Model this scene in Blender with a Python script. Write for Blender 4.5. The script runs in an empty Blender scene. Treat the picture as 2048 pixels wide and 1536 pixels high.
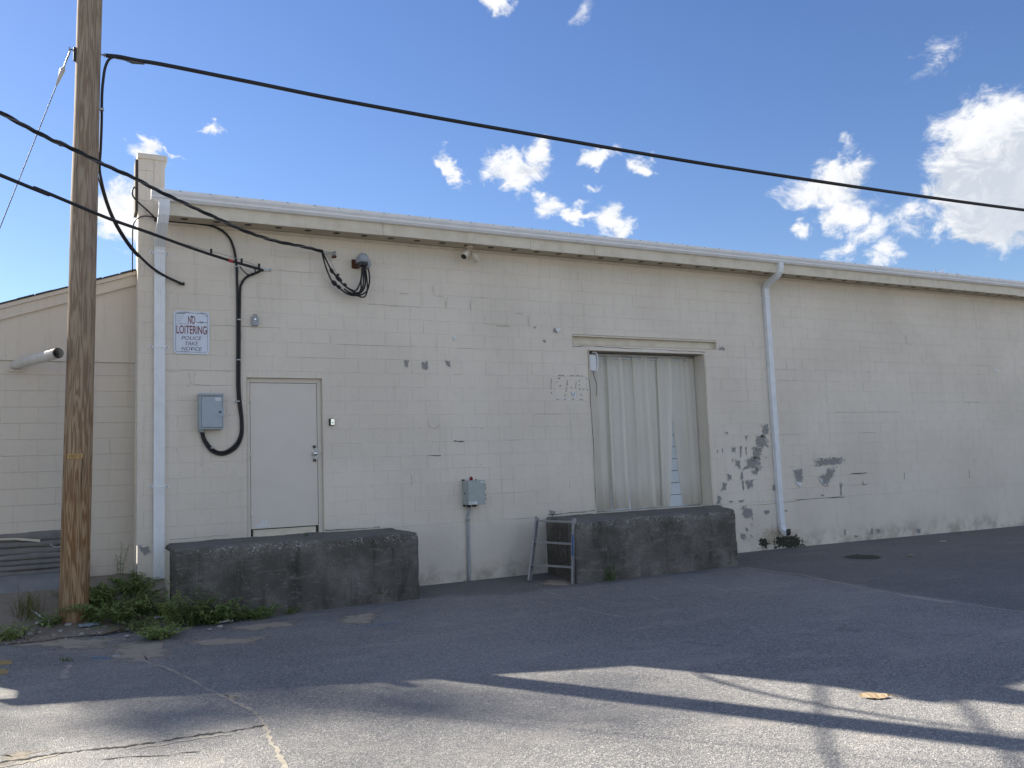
import bpy, bmesh, math, random
from mathutils import Vector, Matrix, noise

sc = bpy.context.scene
col = sc.collection
rad = math.radians
RND = random.Random(11)

# ------------------------------------------------------------------ camera
FPX = 1698.29
CAM = Vector((0, 0, 1.65))
FWD = Vector((.45605106, .88448366, .09851953))
RT = Vector((.88988465, -.45459102, -.03810929))
UP = Vector((-.01107905, -.1050508, .99440514))
cam = bpy.data.cameras.new('camera')
cam.sensor_width = 36
cam.lens = FPX / 2048 * 36
cam.clip_start = .05
cam.clip_end = 3000
camo = bpy.data.objects.new('camera', cam)
col.objects.link(camo)
mw = Matrix((RT, UP, -FWD)).transposed().to_4x4()
mw.translation = CAM
camo.matrix_world = mw
sc.camera = camo


def ray(x, y):
    return FWD + RT * ((x - 1024) / FPX) - UP * ((y - 768) / FPX)


def atY(x, y, Y):                       # photo pixel -> point on the vertical plane y = Y
    d = ray(x, y)
    return CAM + d * (Y / d.y)


def atZ(x, y, Z=0.):                    # photo pixel -> point on the level plane z = Z
    d = ray(x, y)
    return CAM + d * ((Z - 1.65) / d.z)


# ------------------------------------------------------------------ sun, sky, exposure
SUN_EL, SUN_AZ = rad(32), rad(-30)
S = Vector((math.sin(SUN_AZ) * math.cos(SUN_EL), math.cos(SUN_AZ) * math.cos(SUN_EL), math.sin(SUN_EL)))
sun = bpy.data.lights.new('sun', 'SUN')
sun.energy = 5.0
sun.angle = rad(.53)
sun.color = (1., .91, .77)
suno = bpy.data.objects.new('sun', sun)
suno.rotation_euler = S.to_track_quat('Z', 'Y').to_euler()
suno.location = (-10, 20, 30)
col.objects.link(suno)
SKY_STRENGTH = .05
sc.view_settings.view_transform = 'Standard'
sc.view_settings.look = 'None'
sc.view_settings.gamma = 1
sc.view_settings.use_curve_mapping = False
sc.view_settings.exposure = 1.62
sc.render.engine = 'CYCLES'
sc.cycles.use_denoising = True
sc.cycles.max_bounces = 8
sc.cycles.transparent_max_bounces = 16
sc.cycles.sample_clamp_indirect = 6


# ------------------------------------------------------------------ node helpers
def node(nt, typ, ins=None, **props):
    n = nt.nodes.new(typ)
    for k, v in props.items():
        setattr(n, k, v)
    for k, v in (ins or {}).items():
        s = n.inputs[k]
        if isinstance(v, bpy.types.NodeSocket):
            nt.links.new(v, s)
        else:
            s.default_value = v
    return n


def mth(nt, op, a, b=0., c=None, clamp=False):
    n = node(nt, 'ShaderNodeMath', {0: a, 1: b}, operation=op, use_clamp=clamp)
    if c is not None:
        n.inputs[2].default_value = c
    return n.outputs[0]


def mixc(nt, f, a, b, blend='MIX'):
    def fix(v):
        return v if isinstance(v, bpy.types.NodeSocket) else (v[0], v[1], v[2], 1)
    return node(nt, 'ShaderNodeMix', {0: f, 6: fix(a), 7: fix(b)}, data_type='RGBA', blend_type=blend).outputs[2]


def ramp(nt, f, stops, interp='LINEAR'):
    n = node(nt, 'ShaderNodeValToRGB', {0: f})
    cr = n.color_ramp
    cr.interpolation = interp
    while len(cr.elements) < len(stops):
        cr.elements.new(.5)
    for e, (p, c) in zip(cr.elements, stops):
        e.position = p
        e.color = (c, c, c, 1) if isinstance(c, (int, float)) else (c[0], c[1], c[2], 1)
    return n.outputs[0]


def smooth(nt, v, a, b, lo=0., hi=1.):
    return node(nt, 'ShaderNodeMapRange', {0: v, 1: a, 2: b, 3: lo, 4: hi}, interpolation_type='SMOOTHSTEP').outputs[0]


def noi(nt, vec, scale, detail=4., rough=.55, dist=0.):
    return node(nt, 'ShaderNodeTexNoise', {'Vector': vec, 'Scale': scale, 'Detail': detail, 'Roughness': rough, 'Distortion': dist}).outputs[0]


def scaled(nt, vec, s, loc=(0, 0, 0)):
    return node(nt, 'ShaderNodeMapping', {'Vector': vec, 'Scale': s, 'Location': loc}).outputs[0]


# ------------------------------------------------------------------ world: daylight sky with fair-weather clouds
world = bpy.data.worlds.new('World')
sc.world = world
world.use_nodes = True
wt = world.node_tree
wt.nodes.clear()
sky = node(wt, 'ShaderNodeTexSky', sky_type='NISHITA', sun_disc=False, sun_elevation=SUN_EL, sun_rotation=SUN_AZ,
           altitude=60, air_density=1.05, dust_density=.12, ozone_density=2.6)
tc = node(wt, 'ShaderNodeTexCoord')
sep = node(wt, 'ShaderNodeSeparateXYZ', {0: tc.outputs['Generated']})
az = mth(wt, 'ARCTAN2', sep.outputs[0], sep.outputs[1])
el = mth(wt, 'ARCSINE', sep.outputs[2])
ae = node(wt, 'ShaderNodeCombineXYZ', {0: az, 1: el, 2: 0.}).outputs[0]


def dir_ae(x, y):
    d = ray(x, y).normalized()
    return math.atan2(d.x, d.y), math.asin(d.z)


CL = []                                   # (azimuth, elevation, half width, half height, tilt, weight), radians


def cloud(x, y, rx, ry, rot=0., w=1.):
    a, e = dir_ae(x, y)
    CL.append((a, e, rx / FPX * 1.0, ry / FPX, rad(rot), w))


for c in [(1985, 300, 88, 88, 20, 1.5), (1932, 370, 62, 88, 10, 1.5), (2005, 400, 88, 76, 0, 1.5), (2008, 238, 36, 34, 0, 1.4), (1935, 450, 48, 38, 0, 1.3),
          (1690, 352, 54, 36, 10, 1.2), (1655, 393, 84, 32, -10, .95), (1690, 432, 48, 30, 20, .9), (1735, 462, 50, 24, 30, .62), (1765, 500, 26, 42, -15, .68),
          (1825, 435, 58, 32, 10, .62), (1605, 462, 20, 18, 20, .7), (1678, 508, 34, 20, 30, .6),
          (1035, 342, 68, 38, -4, 1.15), (1078, 305, 30, 28, 0), (905, 342, 14, 44, 28, .95), (884, 318, 18, 12, 0, .7),
          (1095, 412, 32, 32, 20), (1150, 430, 62, 16, -12, .85), (1226, 442, 42, 36, -10),
          (1195, 313, 46, 18, 10, .85), (1282, 328, 26, 18, -30, .8), (1188, 376, 20, 12, -10, .55),
          (418, 256, 28, 12, 10, .85), (300, 294, 30, 22, -10, .9), (335, 302, 26, 6, -25, .7), (252, 425, 58, 66, 20),
          (995, 8, 36, 18, -10, .9), (1165, 22, 26, 14, 40, .35), (1875, 112, 40, 26, 30, .42), (1692, 280, 10, 20, 20, .3)]:
    cloud(*c)
SHADE = []
CLK, CL = CL, SHADE
for c in [(2050, 415, 150, 105, -25, 1.4), (2045, 320, 70, 70, 0, 1.0), (1985, 330, 40, 60, 20, .5), (1052, 340, 34, 16, 0, .7), (1720, 380, 60, 30, 20, .6), (1235, 470, 26, 18, 0, .5)]:
    cloud(*c)
CL = CLK
wv = node(wt, 'ShaderNodeVectorMath', {0: tc.outputs['Generated'], 1: (1, 1, 1.35)}, operation='MULTIPLY').outputs[0]
fbm = noi(wt, wv, 28., 8., .70, .7)
warpc = node(wt, 'ShaderNodeTexNoise', {'Vector': wv, 'Scale': 34., 'Detail': 3., 'Roughness': .6}).outputs[1]
warp = node(wt, 'ShaderNodeVectorMath', {0: warpc, 1: (.5, .5, .5)}, operation='SUBTRACT').outputs[0]
warp = node(wt, 'ShaderNodeVectorMath', {0: warp, 'Scale': .045}, operation='SCALE').outputs[0]


def field(blobs):
    p = node(wt, 'ShaderNodeVectorMath', {0: ae, 1: warp}, operation='ADD').outputs[0]
    acc = None
    for a, e, rx, ry, rot, w in blobs:
        if acc is not None:               # keeps the nodes in one chain, so that the shader stays small at run time
            p = node(wt, 'ShaderNodeVectorMath', {0: acc, 1: (1e-9, 1e-9, 1e-9), 2: p}, operation='MULTIPLY_ADD').outputs[0]
        mp = node(wt, 'ShaderNodeMapping', {'Vector': p, 'Location': (a, e, 0), 'Rotation': (0, 0, rot), 'Scale': (rx * 1.25, ry * 1.25, 1)}, vector_type='TEXTURE').outputs[0]
        ln = node(wt, 'ShaderNodeVectorMath', {0: mp}, operation='LENGTH').outputs['Value']
        v = mth(wt, 'MULTIPLY_ADD', ln, -w * .95, w)
        acc = v if acc is None else mth(wt, 'MAXIMUM', acc, v)
    return acc


f0 = field(CL)
# unseen fair-weather clouds all round the sky, thickened to raise the ambient light, away from the ones read off the photograph
far = noi(wt, wv, 3.2, 2., .5)
away = smooth(wt, mth(wt, 'ABSOLUTE', mth(wt, 'SUBTRACT', az, .47)), .62, .9)
gen = mth(wt, 'MULTIPLY', mth(wt, 'MULTIPLY', smooth(wt, far, .43, .60), .95), away)
f0 = mth(wt, 'MAXIMUM', f0, mth(wt, 'MULTIPLY_ADD', gen, 1.5, -.55))
n0 = mth(wt, 'MULTIPLY', mth(wt, 'SUBTRACT', fbm, .5), 1.55)
dens = mth(wt, 'ADD', f0, n0)
cover = mth(wt, 'POWER', smooth(wt, dens, .06, .66), 1.15)
shade = mth(wt, 'ADD', smooth(wt, mth(wt, 'ADD', field(SHADE), mth(wt, 'MULTIPLY', n0, -1.3)), .0, .95, 0, .85), smooth(wt, mth(wt, 'MULTIPLY', n0, -1.), -.1, .4, 0, .6), clamp=True)
ccol = mixc(wt, shade, (6.7, 6.75, 6.85), (4.3, 4.65, 5.2))
skyc = node(wt, 'ShaderNodeHueSaturation', {'Hue': .512, 'Saturation': 1.15, 'Color': sky.outputs[0]}).outputs[0]
wc = mixc(wt, mth(wt, 'MULTIPLY', cover, .97), skyc, ccol)
bg = node(wt, 'ShaderNodeBackground', {'Color': wc, 'Strength': SKY_STRENGTH})
node(wt, 'ShaderNodeOutputWorld', {'Surface': bg.outputs[0]})
world.cycles.sampling_method = 'MANUAL'
world.cycles.sample_map_resolution = 512


# ------------------------------------------------------------------ materials
MATS = {}


def newmat(name):
    m = bpy.data.materials.new(name)
    m.use_nodes = True
    nt = m.node_tree
    b = nt.nodes['Principled BSDF']
    MATS[name] = m
    pos = node(nt, 'ShaderNodeNewGeometry').outputs['Position']
    return m, nt, b, pos


def setb(nt, b, **k):
    for n, v in k.items():
        n = n.replace('_', ' ')
        s = b.inputs[n]
        if isinstance(v, bpy.types.NodeSocket):
            nt.links.new(v, s)
        elif isinstance(v, tuple) and len(v) == 3 and s.type == 'RGBA':
            s.default_value = (*v, 1)
        else:
            s.default_value = v


def bump(nt, b, h, strength, dist=.01, prev=None):
    n = node(nt, 'ShaderNodeBump', {'Height': h, 'Strength': strength, 'Distance': dist})
    if prev is not None:
        nt.links.new(prev, n.inputs['Normal'])
    nt.links.new(n.outputs[0], b.inputs['Normal'])
    return n.outputs[0]


def painted_masonry(name, c0, c1):
    m, nt, b, pos = newmat(name)
    big = noi(nt, pos, .7, 4)
    c = mixc(nt, smooth(nt, big, .3, .7), c0, c1)
    streak = noi(nt, scaled(nt, pos, (5, 5, .35)), 2.2, 5, .6)
    c = mixc(nt, smooth(nt, streak, .54, .76, 0, .26), c, (.45, .40, .33))
    mott = noi(nt, pos, 9, 5, .6)
    c = mixc(nt, smooth(nt, mott, .5, .75, 0, .10), c, (.52, .48, .42))
    sepz = node(nt, 'ShaderNodeSeparateXYZ', {0: pos})
    dirt = mth(nt, 'MULTIPLY', smooth(nt, sepz.outputs[2], .42, .0), smooth(nt, noi(nt, pos, 3.5, 5, .65), .38, .7))
    c = mixc(nt, mth(nt, 'MULTIPLY', dirt, .65), c, (.30, .255, .18))
    spot = noi(nt, pos, 42, 2, .5)
    c = mixc(nt, smooth(nt, spot, .735, .76, 0, .7), c, (.17, .16, .15))
    setb(nt, b, Base_Color=c, Roughness=.72)
    b.inputs['Specular IOR Level'].default_value = .25
    p1 = bump(nt, b, noi(nt, pos, 70, 4, .6), .16, .006)
    rough = mth(nt, 'MULTIPLY', smooth(nt, noi(nt, pos, .9, 2), .5, .66), noi(nt, pos, 26, 5, .7))
    bump(nt, b, rough, .45, .018, p1)
    return m


painted_masonry('wall_paint', (.80, .728, .62), (.715, .645, .545))
painted_masonry('annex_paint', (.67, .60, .505), (.64, .575, .48))


def simple(name, c, rough=.6, var=.12, scale=12., metal=0., bumpv=0., bscale=60., spec=.4, dirt=None):
    m, nt, b, pos = newmat(name)
    n = noi(nt, pos, scale, 5, .6)
    d = dirt or tuple(x * (1 - 3 * var) for x in c)
    cc = mixc(nt, smooth(nt, n, .35, .8, 0, .55 if dirt else .8), c, d)
    setb(nt, b, Base_Color=cc, Roughness=rough, Metallic=metal)
    b.inputs['Specular IOR Level'].default_value = spec
    if bumpv:
        bump(nt, b, noi(nt, pos, bscale, 4, .6), bumpv, .006)
    return m


simple('trim_paint', (.72, .655, .53), .55, .05, 6, bumpv=.15, dirt=(.50, .43, .32))
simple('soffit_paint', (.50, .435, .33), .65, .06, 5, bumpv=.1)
simple('gutter_white', (.86, .87, .88), .35, .03, 5, spec=.4, dirt=(.68, .69, .70))
simple('downspout_white', (.84, .86, .88), .3, .03, 6, spec=.5, dirt=(.66, .69, .71))
simple('door_paint', (.715, .66, .58), .5, .02, 3, dirt=(.655, .605, .53))
simple('cable_black', (.018, .018, .02), .55, .1, 30)
simple('cable_grey', (.11, .11, .115), .6, .1, 30)
simple('galvanised', (.42, .44, .45), .4, .1, 20, .7, dirt=(.25, .25, .24))
simple('chrome', (.72, .73, .74), .18, .02, 20, 1.)
simple('cabinet_blue_grey', (.38, .44, .48), .45, .03, 8, dirt=(.33, .385, .42))
simple('control_box_grey', (.40, .44, .42), .45, .04, 8, dirt=(.32, .355, .34))
simple('dark_metal', (.03, .03, .03), .5, .1, 30)
simple('rust', (.13, .05, .025), .9, .2, 40, bumpv=.4)
simple('weatherhead_grey', (.36, .39, .42), .5, .06, 25, bumpv=.2)
simple('pvc', (.60, .585, .54), .4, .04, 8, dirt=(.35, .31, .24))
simple('conduit_grey', (.42, .44, .45), .45, .04, 8, dirt=(.3, .3, .29))
simple('sign_white', (.70, .75, .84), .35, .02, 10, dirt=(.58, .62, .70))
simple('sign_red', (.22, .045, .045), .5, .1, 40)
simple('sign_grey', (.16, .16, .19), .5, .1, 40)
simple('sign_worn', (.33, .37, .41), .6, .1, 40)
simple('ladder_metal', (.42, .40, .40), .5, .06, 20, .25, dirt=(.15, .14, .14))
simple('blue_tape', (.02, .12, .36), .5, .05, 20)
simple('red_plastic', (.20, .01, .01), .3, .05, 20)
simple('red_band', (.45, .05, .06), .5, .05, 20)
simple('white_plastic', (.75, .76, .77), .4, .03, 20)
simple('paper', (.72, .75, .80), .8, .1, 30)
simple('tag_yellow', (.55, .34, .12), .5, .1, 40)
simple('bare_block', (.24, .232, .215), .95, .14, 34, bumpv=.6, bscale=90)
simple('crack_dark', (.05, .048, .045), .95, .2, 40)
simple('chip_white', (.82, .83, .84), .7, .03, 30)
simple('roofing', (.09, .085, .08), .9, .1, 20, bumpv=.4)
simple('roof_metal', (.30, .31, .32), .5, .05, 3)
simple('stone', (.40, .38, .35), .9, .12, 20, bumpv=.3)
simple('stick_wood', (.22, .17, .12), .9, .15, 30, bumpv=.3)
simple('dry_leaf', (.40, .30, .19), .8, .15, 40)
simple('iron_drain', (.05, .035, .03), .8, .2, 20, bumpv=.5)
simple('header_brown', (.27, .22, .17), .8, .1, 10)
simple('overhead_door_white', (.62, .665, .69), .4, .03, 4, dirt=(.45, .48, .49))
simple('ledge_concrete', (.21, .20, .185), .95, .12, 7, bumpv=.7, bscale=30)
simple('slab_concrete', (.23, .235, .24), .9, .1, 4, bumpv=.5, bscale=50)
simple('twig', (.32, .20, .15), .9, .1, 20)
simple('line_blue', (.05, .22, .42), .8, .1, 20)
simple('line_yellow', (.36, .26, .11), .8, .1, 20)
simple('sand_crack', (.38, .35, .295), .95, .12, 14)
simple('vent_dark', (.10, .085, .07), .9, .1, 30)
simple('hairline', (.46, .42, .365), .95, .1, 30)
simple('scuff_grey', (.36, .34, .30), .95, .1, 20)


def leafmat(name, c0, c1, trans=.3):
    m, nt, b, pos = newmat(name)
    oi = noi(nt, pos, 23, 2)
    c = mixc(nt, smooth(nt, oi, .35, .65), c0, c1)
    setb(nt, b, Base_Color=c, Roughness=.55)
    b.inputs['Specular IOR Level'].default_value = .3
    tr = node(nt, 'ShaderNodeBsdfTranslucent', {'Color': c})
    mx = node(nt, 'ShaderNodeMixShader', {0: trans, 1: b.outputs[0], 2: tr.outputs[0]})
    nt.links.new(mx.outputs[0], nt.nodes['Material Output'].inputs[0])


leafmat('leaf_green', (.27, .34, .12), (.18, .26, .08))
leafmat('leaf_bright', (.35, .42, .15), (.26, .34, .11))
leafmat('leaf_dark', (.17, .23, .085), (.23, .28, .11))
leafmat('grass_green', (.10, .17, .035), (.06, .13, .025))
leafmat('grass_dry', (.20, .18, .08), (.10, .13, .04))
leafmat('tree_leaf', (.06, .11, .025), (.04, .08, .02), .25)

# asphalt -----------------------------------------------------------------


def asphalt(name, lo, hi, stone, dust):
    m, nt, b, pos = newmat(name)
    vo = node(nt, 'ShaderNodeTexVoronoi', {'Vector': pos, 'Scale': 95., 'Randomness': 1.})
    vg = node(nt, 'ShaderNodeSeparateColor', {0: vo.outputs['Color']}).outputs[0]
    patch = noi(nt, pos, .45, 5, .6)
    c = mixc(nt, smooth(nt, patch, .35, .68), lo, hi)
    c = mixc(nt, smooth(nt, vg, .45, .95, 0, .5), c, stone)
    c = mixc(nt, smooth(nt, vg, .955, .985, 0, .45), c, (.50, .49, .46))
    c = mixc(nt, smooth(nt, vg, .28, .08, 0, .38), c, (.05, .051, .056))
    st = noi(nt, scaled(nt, pos, (.6, 1.5, 1)), 1.7, 6, .62, .6)
    c = mixc(nt, smooth(nt, st, .50, .74, 0, .55), c, dust)
    stain = noi(nt, pos, 1.1, 4, .6, .8)
    c = mixc(nt, smooth(nt, stain, .62, .75, 0, .35), c, (.03, .031, .034))
    at = node(nt, 'ShaderNodeAttribute', attribute_name='newer').outputs['Fac']
    nw = smooth(nt, mth(nt, 'ADD', at, mth(nt, 'MULTIPLY', mth(nt, 'SUBTRACT', noi(nt, pos, 2.2, 5, .65), .5), .9)), .25, .75)
    c = mixc(nt, nw, c, mixc(nt, .42, c, (.030, .032, .040)))
    setb(nt, b, Base_Color=c, Roughness=.68)
    b.inputs['Specular IOR Level'].default_value = .5
    p1 = bump(nt, b, vo.outputs['Distance'], .5, .008)
    p1 = bump(nt, b, noi(nt, pos, 150, 3, .6), .35, .006, p1)
    bump(nt, b, noi(nt, pos, 4, 4, .6), .25, .03, p1)


asphalt('asphalt', (.132, .137, .146), (.192, .194, .197), (.42, .405, .38), (.31, .293, .267))
asphalt('asphalt_new', (.047, .050, .057), (.062, .065, .071), (.10, .10, .105), (.115, .11, .10))


def feathered(name, c0, c1, nscale, lo, hi, rough=.95, amp=.9, bumpv=.4, rim=None):
    """patch whose ragged outline comes from its 'edge' attribute (1 inside, 0 at the rim) and noise"""
    m, nt, b, pos = newmat(name)
    at = node(nt, 'ShaderNodeAttribute', attribute_name='edge').outputs['Fac']
    n = noi(nt, pos, nscale, 7, .76)
    a = smooth(nt, mth(nt, 'ADD', at, mth(nt, 'MULTIPLY', mth(nt, 'SUBTRACT', n, .5), amp * 2)), lo, hi)
    c = mixc(nt, noi(nt, pos, nscale * 2.3, 4), c0, c1)
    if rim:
        c = mixc(nt, smooth(nt, mth(nt, 'ADD', at, mth(nt, 'MULTIPLY', mth(nt, 'SUBTRACT', n, .5), amp * 2)), hi + .12, hi), c, rim)  # pale rim: the torn paint edge, with its highlight put into the colour
    setb(nt, b, Base_Color=c, Roughness=rough)
    bump(nt, b, noi(nt, pos, 90, 4, .6), bumpv, .006)
    tp = node(nt, 'ShaderNodeBsdfTransparent')
    mx = node(nt, 'ShaderNodeMixShader', {0: a, 1: tp.outputs[0], 2: b.outputs[0]})
    nt.links.new(mx.outputs[0], nt.nodes['Material Output'].inputs[0])


feathered('sand', (.38, .335, .27), (.28, .245, .195), 5, .35, .85, amp=1.3)
feathered('soil', (.17, .145, .115), (.27, .235, .19), 6, .2, .5, amp=.6, bumpv=.8)
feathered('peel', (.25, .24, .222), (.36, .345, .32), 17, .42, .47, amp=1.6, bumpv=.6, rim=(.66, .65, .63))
feathered('moss', (.028, .028, .018), (.06, .058, .04), 20, .52, .62, amp=2.0, bumpv=.6)
feathered('wet', (.028, .03, .036), (.04, .042, .05), 3, .3, .9, rough=.8, amp=.7)
feathered('oldpaint_white', (.80, .82, .84), (.7, .72, .74), 40, .3, .4, amp=.6)
feathered('yellow_stain', (.55, .47, .33), (.58, .50, .36), 5, .4, 1.7, amp=.8)


def concrete():
    m, nt, b, pos = newmat('dock_concrete')
    nrm = node(nt, 'ShaderNodeNewGeometry').outputs['Normal']
    up = node(nt, 'ShaderNodeSeparateXYZ', {0: nrm}).outputs[2]
    n1 = noi(nt, pos, 1.6, 6, .65)
    n2 = noi(nt, scaled(nt, pos, (4, 4, .8)), 1.5, 6, .65)
    c = mixc(nt, smooth(nt, n1, .35, .7), (.105, .097, .083), (.19, .177, .154))
    c = mixc(nt, smooth(nt, n2, .50, .70, 0, .55), c, (.030, .028, .024))
    c = mixc(nt, smooth(nt, noi(nt, scaled(nt, pos, (1, 1, 4)), 3.2, 6, .7), .53, .68, 0, .75), c, (.225, .21, .185))
    agg = node(nt, 'ShaderNodeTexVoronoi', {'Vector': pos, 'Scale': 80.})
    ag = node(nt, 'ShaderNodeSeparateColor', {0: agg.outputs['Color']}).outputs[0]
    sepz = node(nt, 'ShaderNodeSeparateXYZ', {0: pos}).outputs[2]
    edge = mth(nt, 'MULTIPLY', smooth(nt, sepz, .70, .83), smooth(nt, noi(nt, pos, 5, 4), .38, .6))
    expose = mth(nt, 'ADD', mth(nt, 'MULTIPLY', edge, .8), smooth(nt, n1, .5, .7, 0, .35))
    c = mixc(nt, mth(nt, 'MULTIPLY', smooth(nt, ag, .62, .9), expose), c, (.46, .45, .42))
    c = mixc(nt, smooth(nt, ag, .985, .99, 0, .6), c, (.3, .29, .27))
    c = mixc(nt, smooth(nt, up, .6, .95, 0, .75), c, (.165, .163, .156))
    mossn = mth(nt, 'MULTIPLY', smooth(nt, noi(nt, pos, 2.3, 4), .55, .7), smooth(nt, noi(nt, pos, 24, 4), .45, .6))
    c = mixc(nt, mth(nt, 'MULTIPLY', mossn, .6), c, (.045, .048, .018))
    setb(nt, b, Base_Color=c, Roughness=.95)
    b.inputs['Specular IOR Level'].default_value = .2
    p1 = bump(nt, b, agg.outputs['Distance'], .5, .012)
    bump(nt, b, noi(nt, pos, 30, 6, .7), .6, .02, p1)


concrete()


def pole_wood():
    m, nt, b, pos = newmat('pole_wood')
    v = scaled(nt, pos, (7.5, 7.5, .42))
    n = noi(nt, v, 1.0, 3., .5, .25)
    band = mth(nt, 'FRACT', mth(nt, 'MULTIPLY', n, 13.))
    ring = smooth(nt, mth(nt, 'ABSOLUTE', mth(nt, 'SUBTRACT', band, .5)), .10, .38)
    z = node(nt, 'ShaderNodeSeparateXYZ', {0: pos}).outputs[2]
    h = smooth(nt, mth(nt, 'ADD', z, mth(nt, 'MULTIPLY', noi(nt, pos, 1.2, 3), 1.2)), 1.2, 5.0)
    early = mixc(nt, h, (.40, .27, .15), (.37, .30, .22))
    late = mixc(nt, h, (.23, .122, .056), (.25, .185, .13))
    c = mixc(nt, ring, late, early)
    blot = noi(nt, scaled(nt, pos, (6, 6, 1.8)), 1.6, 4, .6)
    c = mixc(nt, smooth(nt, blot, .5, .68, 0, .62), c, mixc(nt, h, (.21, .108, .047), (.21, .155, .11)))
    fib = noi(nt, scaled(nt, pos, (60, 60, 1.2)), 1.5, 5, .65)
    c = mixc(nt, smooth(nt, fib, .46, .74, 0, .6), c, (.16, .13, .10))
    chk = noi(nt, scaled(nt, pos, (22, 22, .55)), 1.5, 3, .5)
    ck = smooth(nt, chk, .69, .72)
    c = mixc(nt, ck, c, (.03, .024, .018))
    setb(nt, b, Base_Color=c, Roughness=.85)
    b.inputs['Specular IOR Level'].default_value = .2
    p1 = bump(nt, b, fib, .35, .008)
    p1 = bump(nt, b, ring, .15, .004, p1)
    bump(nt, b, mth(nt, 'SUBTRACT', 1., ck), .6, .012, p1)


pole_wood()


def curtain_mat():
    m, nt, b, pos = newmat('curtain_plastic')
    z = node(nt, 'ShaderNodeSeparateXYZ', {0: pos}).outputs[2]
    n = noi(nt, scaled(nt, pos, (3, 3, .6)), 1.4, 5, .6)
    grime = mth(nt, 'MULTIPLY', smooth(nt, mth(nt, 'ADD', z, mth(nt, 'MULTIPLY', n, .9)), 1.9, 1.15), .8)
    c = mixc(nt, smooth(nt, n, .35, .7), (.94, .885, .785), (.86, .80, .70))
    c = mixc(nt, grime, c, (.34, .27, .19))
    rn = node(nt, 'ShaderNodeObjectInfo').outputs['Random']
    c = mixc(nt, smooth(nt, rn, 0., 1., 0, .42), c, (.72, .67, .57))
    setb(nt, b, Base_Color=c, Roughness=.35)
    tr = node(nt, 'ShaderNodeBsdfTranslucent', {'Color': c})
    m1 = node(nt, 'ShaderNodeMixShader', {0: .12, 1: b.outputs[0], 2: tr.outputs[0]})
    tp = node(nt, 'ShaderNodeBsdfTransparent', {'Color': (.95, .96, .92, 1)})
    m2 = node(nt, 'ShaderNodeMixShader', {0: mth(nt, 'MULTIPLY_ADD', rn, -.14, .36), 1: m1.outputs[0], 2: tp.outputs[0]})
    nt.links.new(m2.outputs[0], nt.nodes['Material Output'].inputs[0])


curtain_mat()


# ------------------------------------------------------------------ object helpers
def thing(name, label, cat, loc=(0, 0, 0), group=None):
    o = bpy.data.objects.new(name, None)
    o.empty_display_size = .1
    o.location = loc
    col.objects.link(o)
    tag(o, label, cat, group)
    return o


def tag(o, label=None, cat=None, group=None, kind=None):
    if label:
        o['label'] = label
    if cat:
        o['category'] = cat
    if group:
        o['group'] = group
    if kind:
        o['kind'] = kind
    return o


def worldloc(o):
    v = Vector((0, 0, 0))
    while o is not None:
        v += o.location
        o = o.parent
    return v


def link(name, me, mat, parent=None, loc=None):
    o = bpy.data.objects.new(name, me)
    if mat is not None and not me.materials:
        me.materials.append(MATS[mat])
    if parent is not None:
        o.parent = parent
    if loc is not None:
        o.location = Vector(loc) - (worldloc(parent) if parent is not None else Vector((0, 0, 0)))
    col.objects.link(o)
    return o


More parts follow.
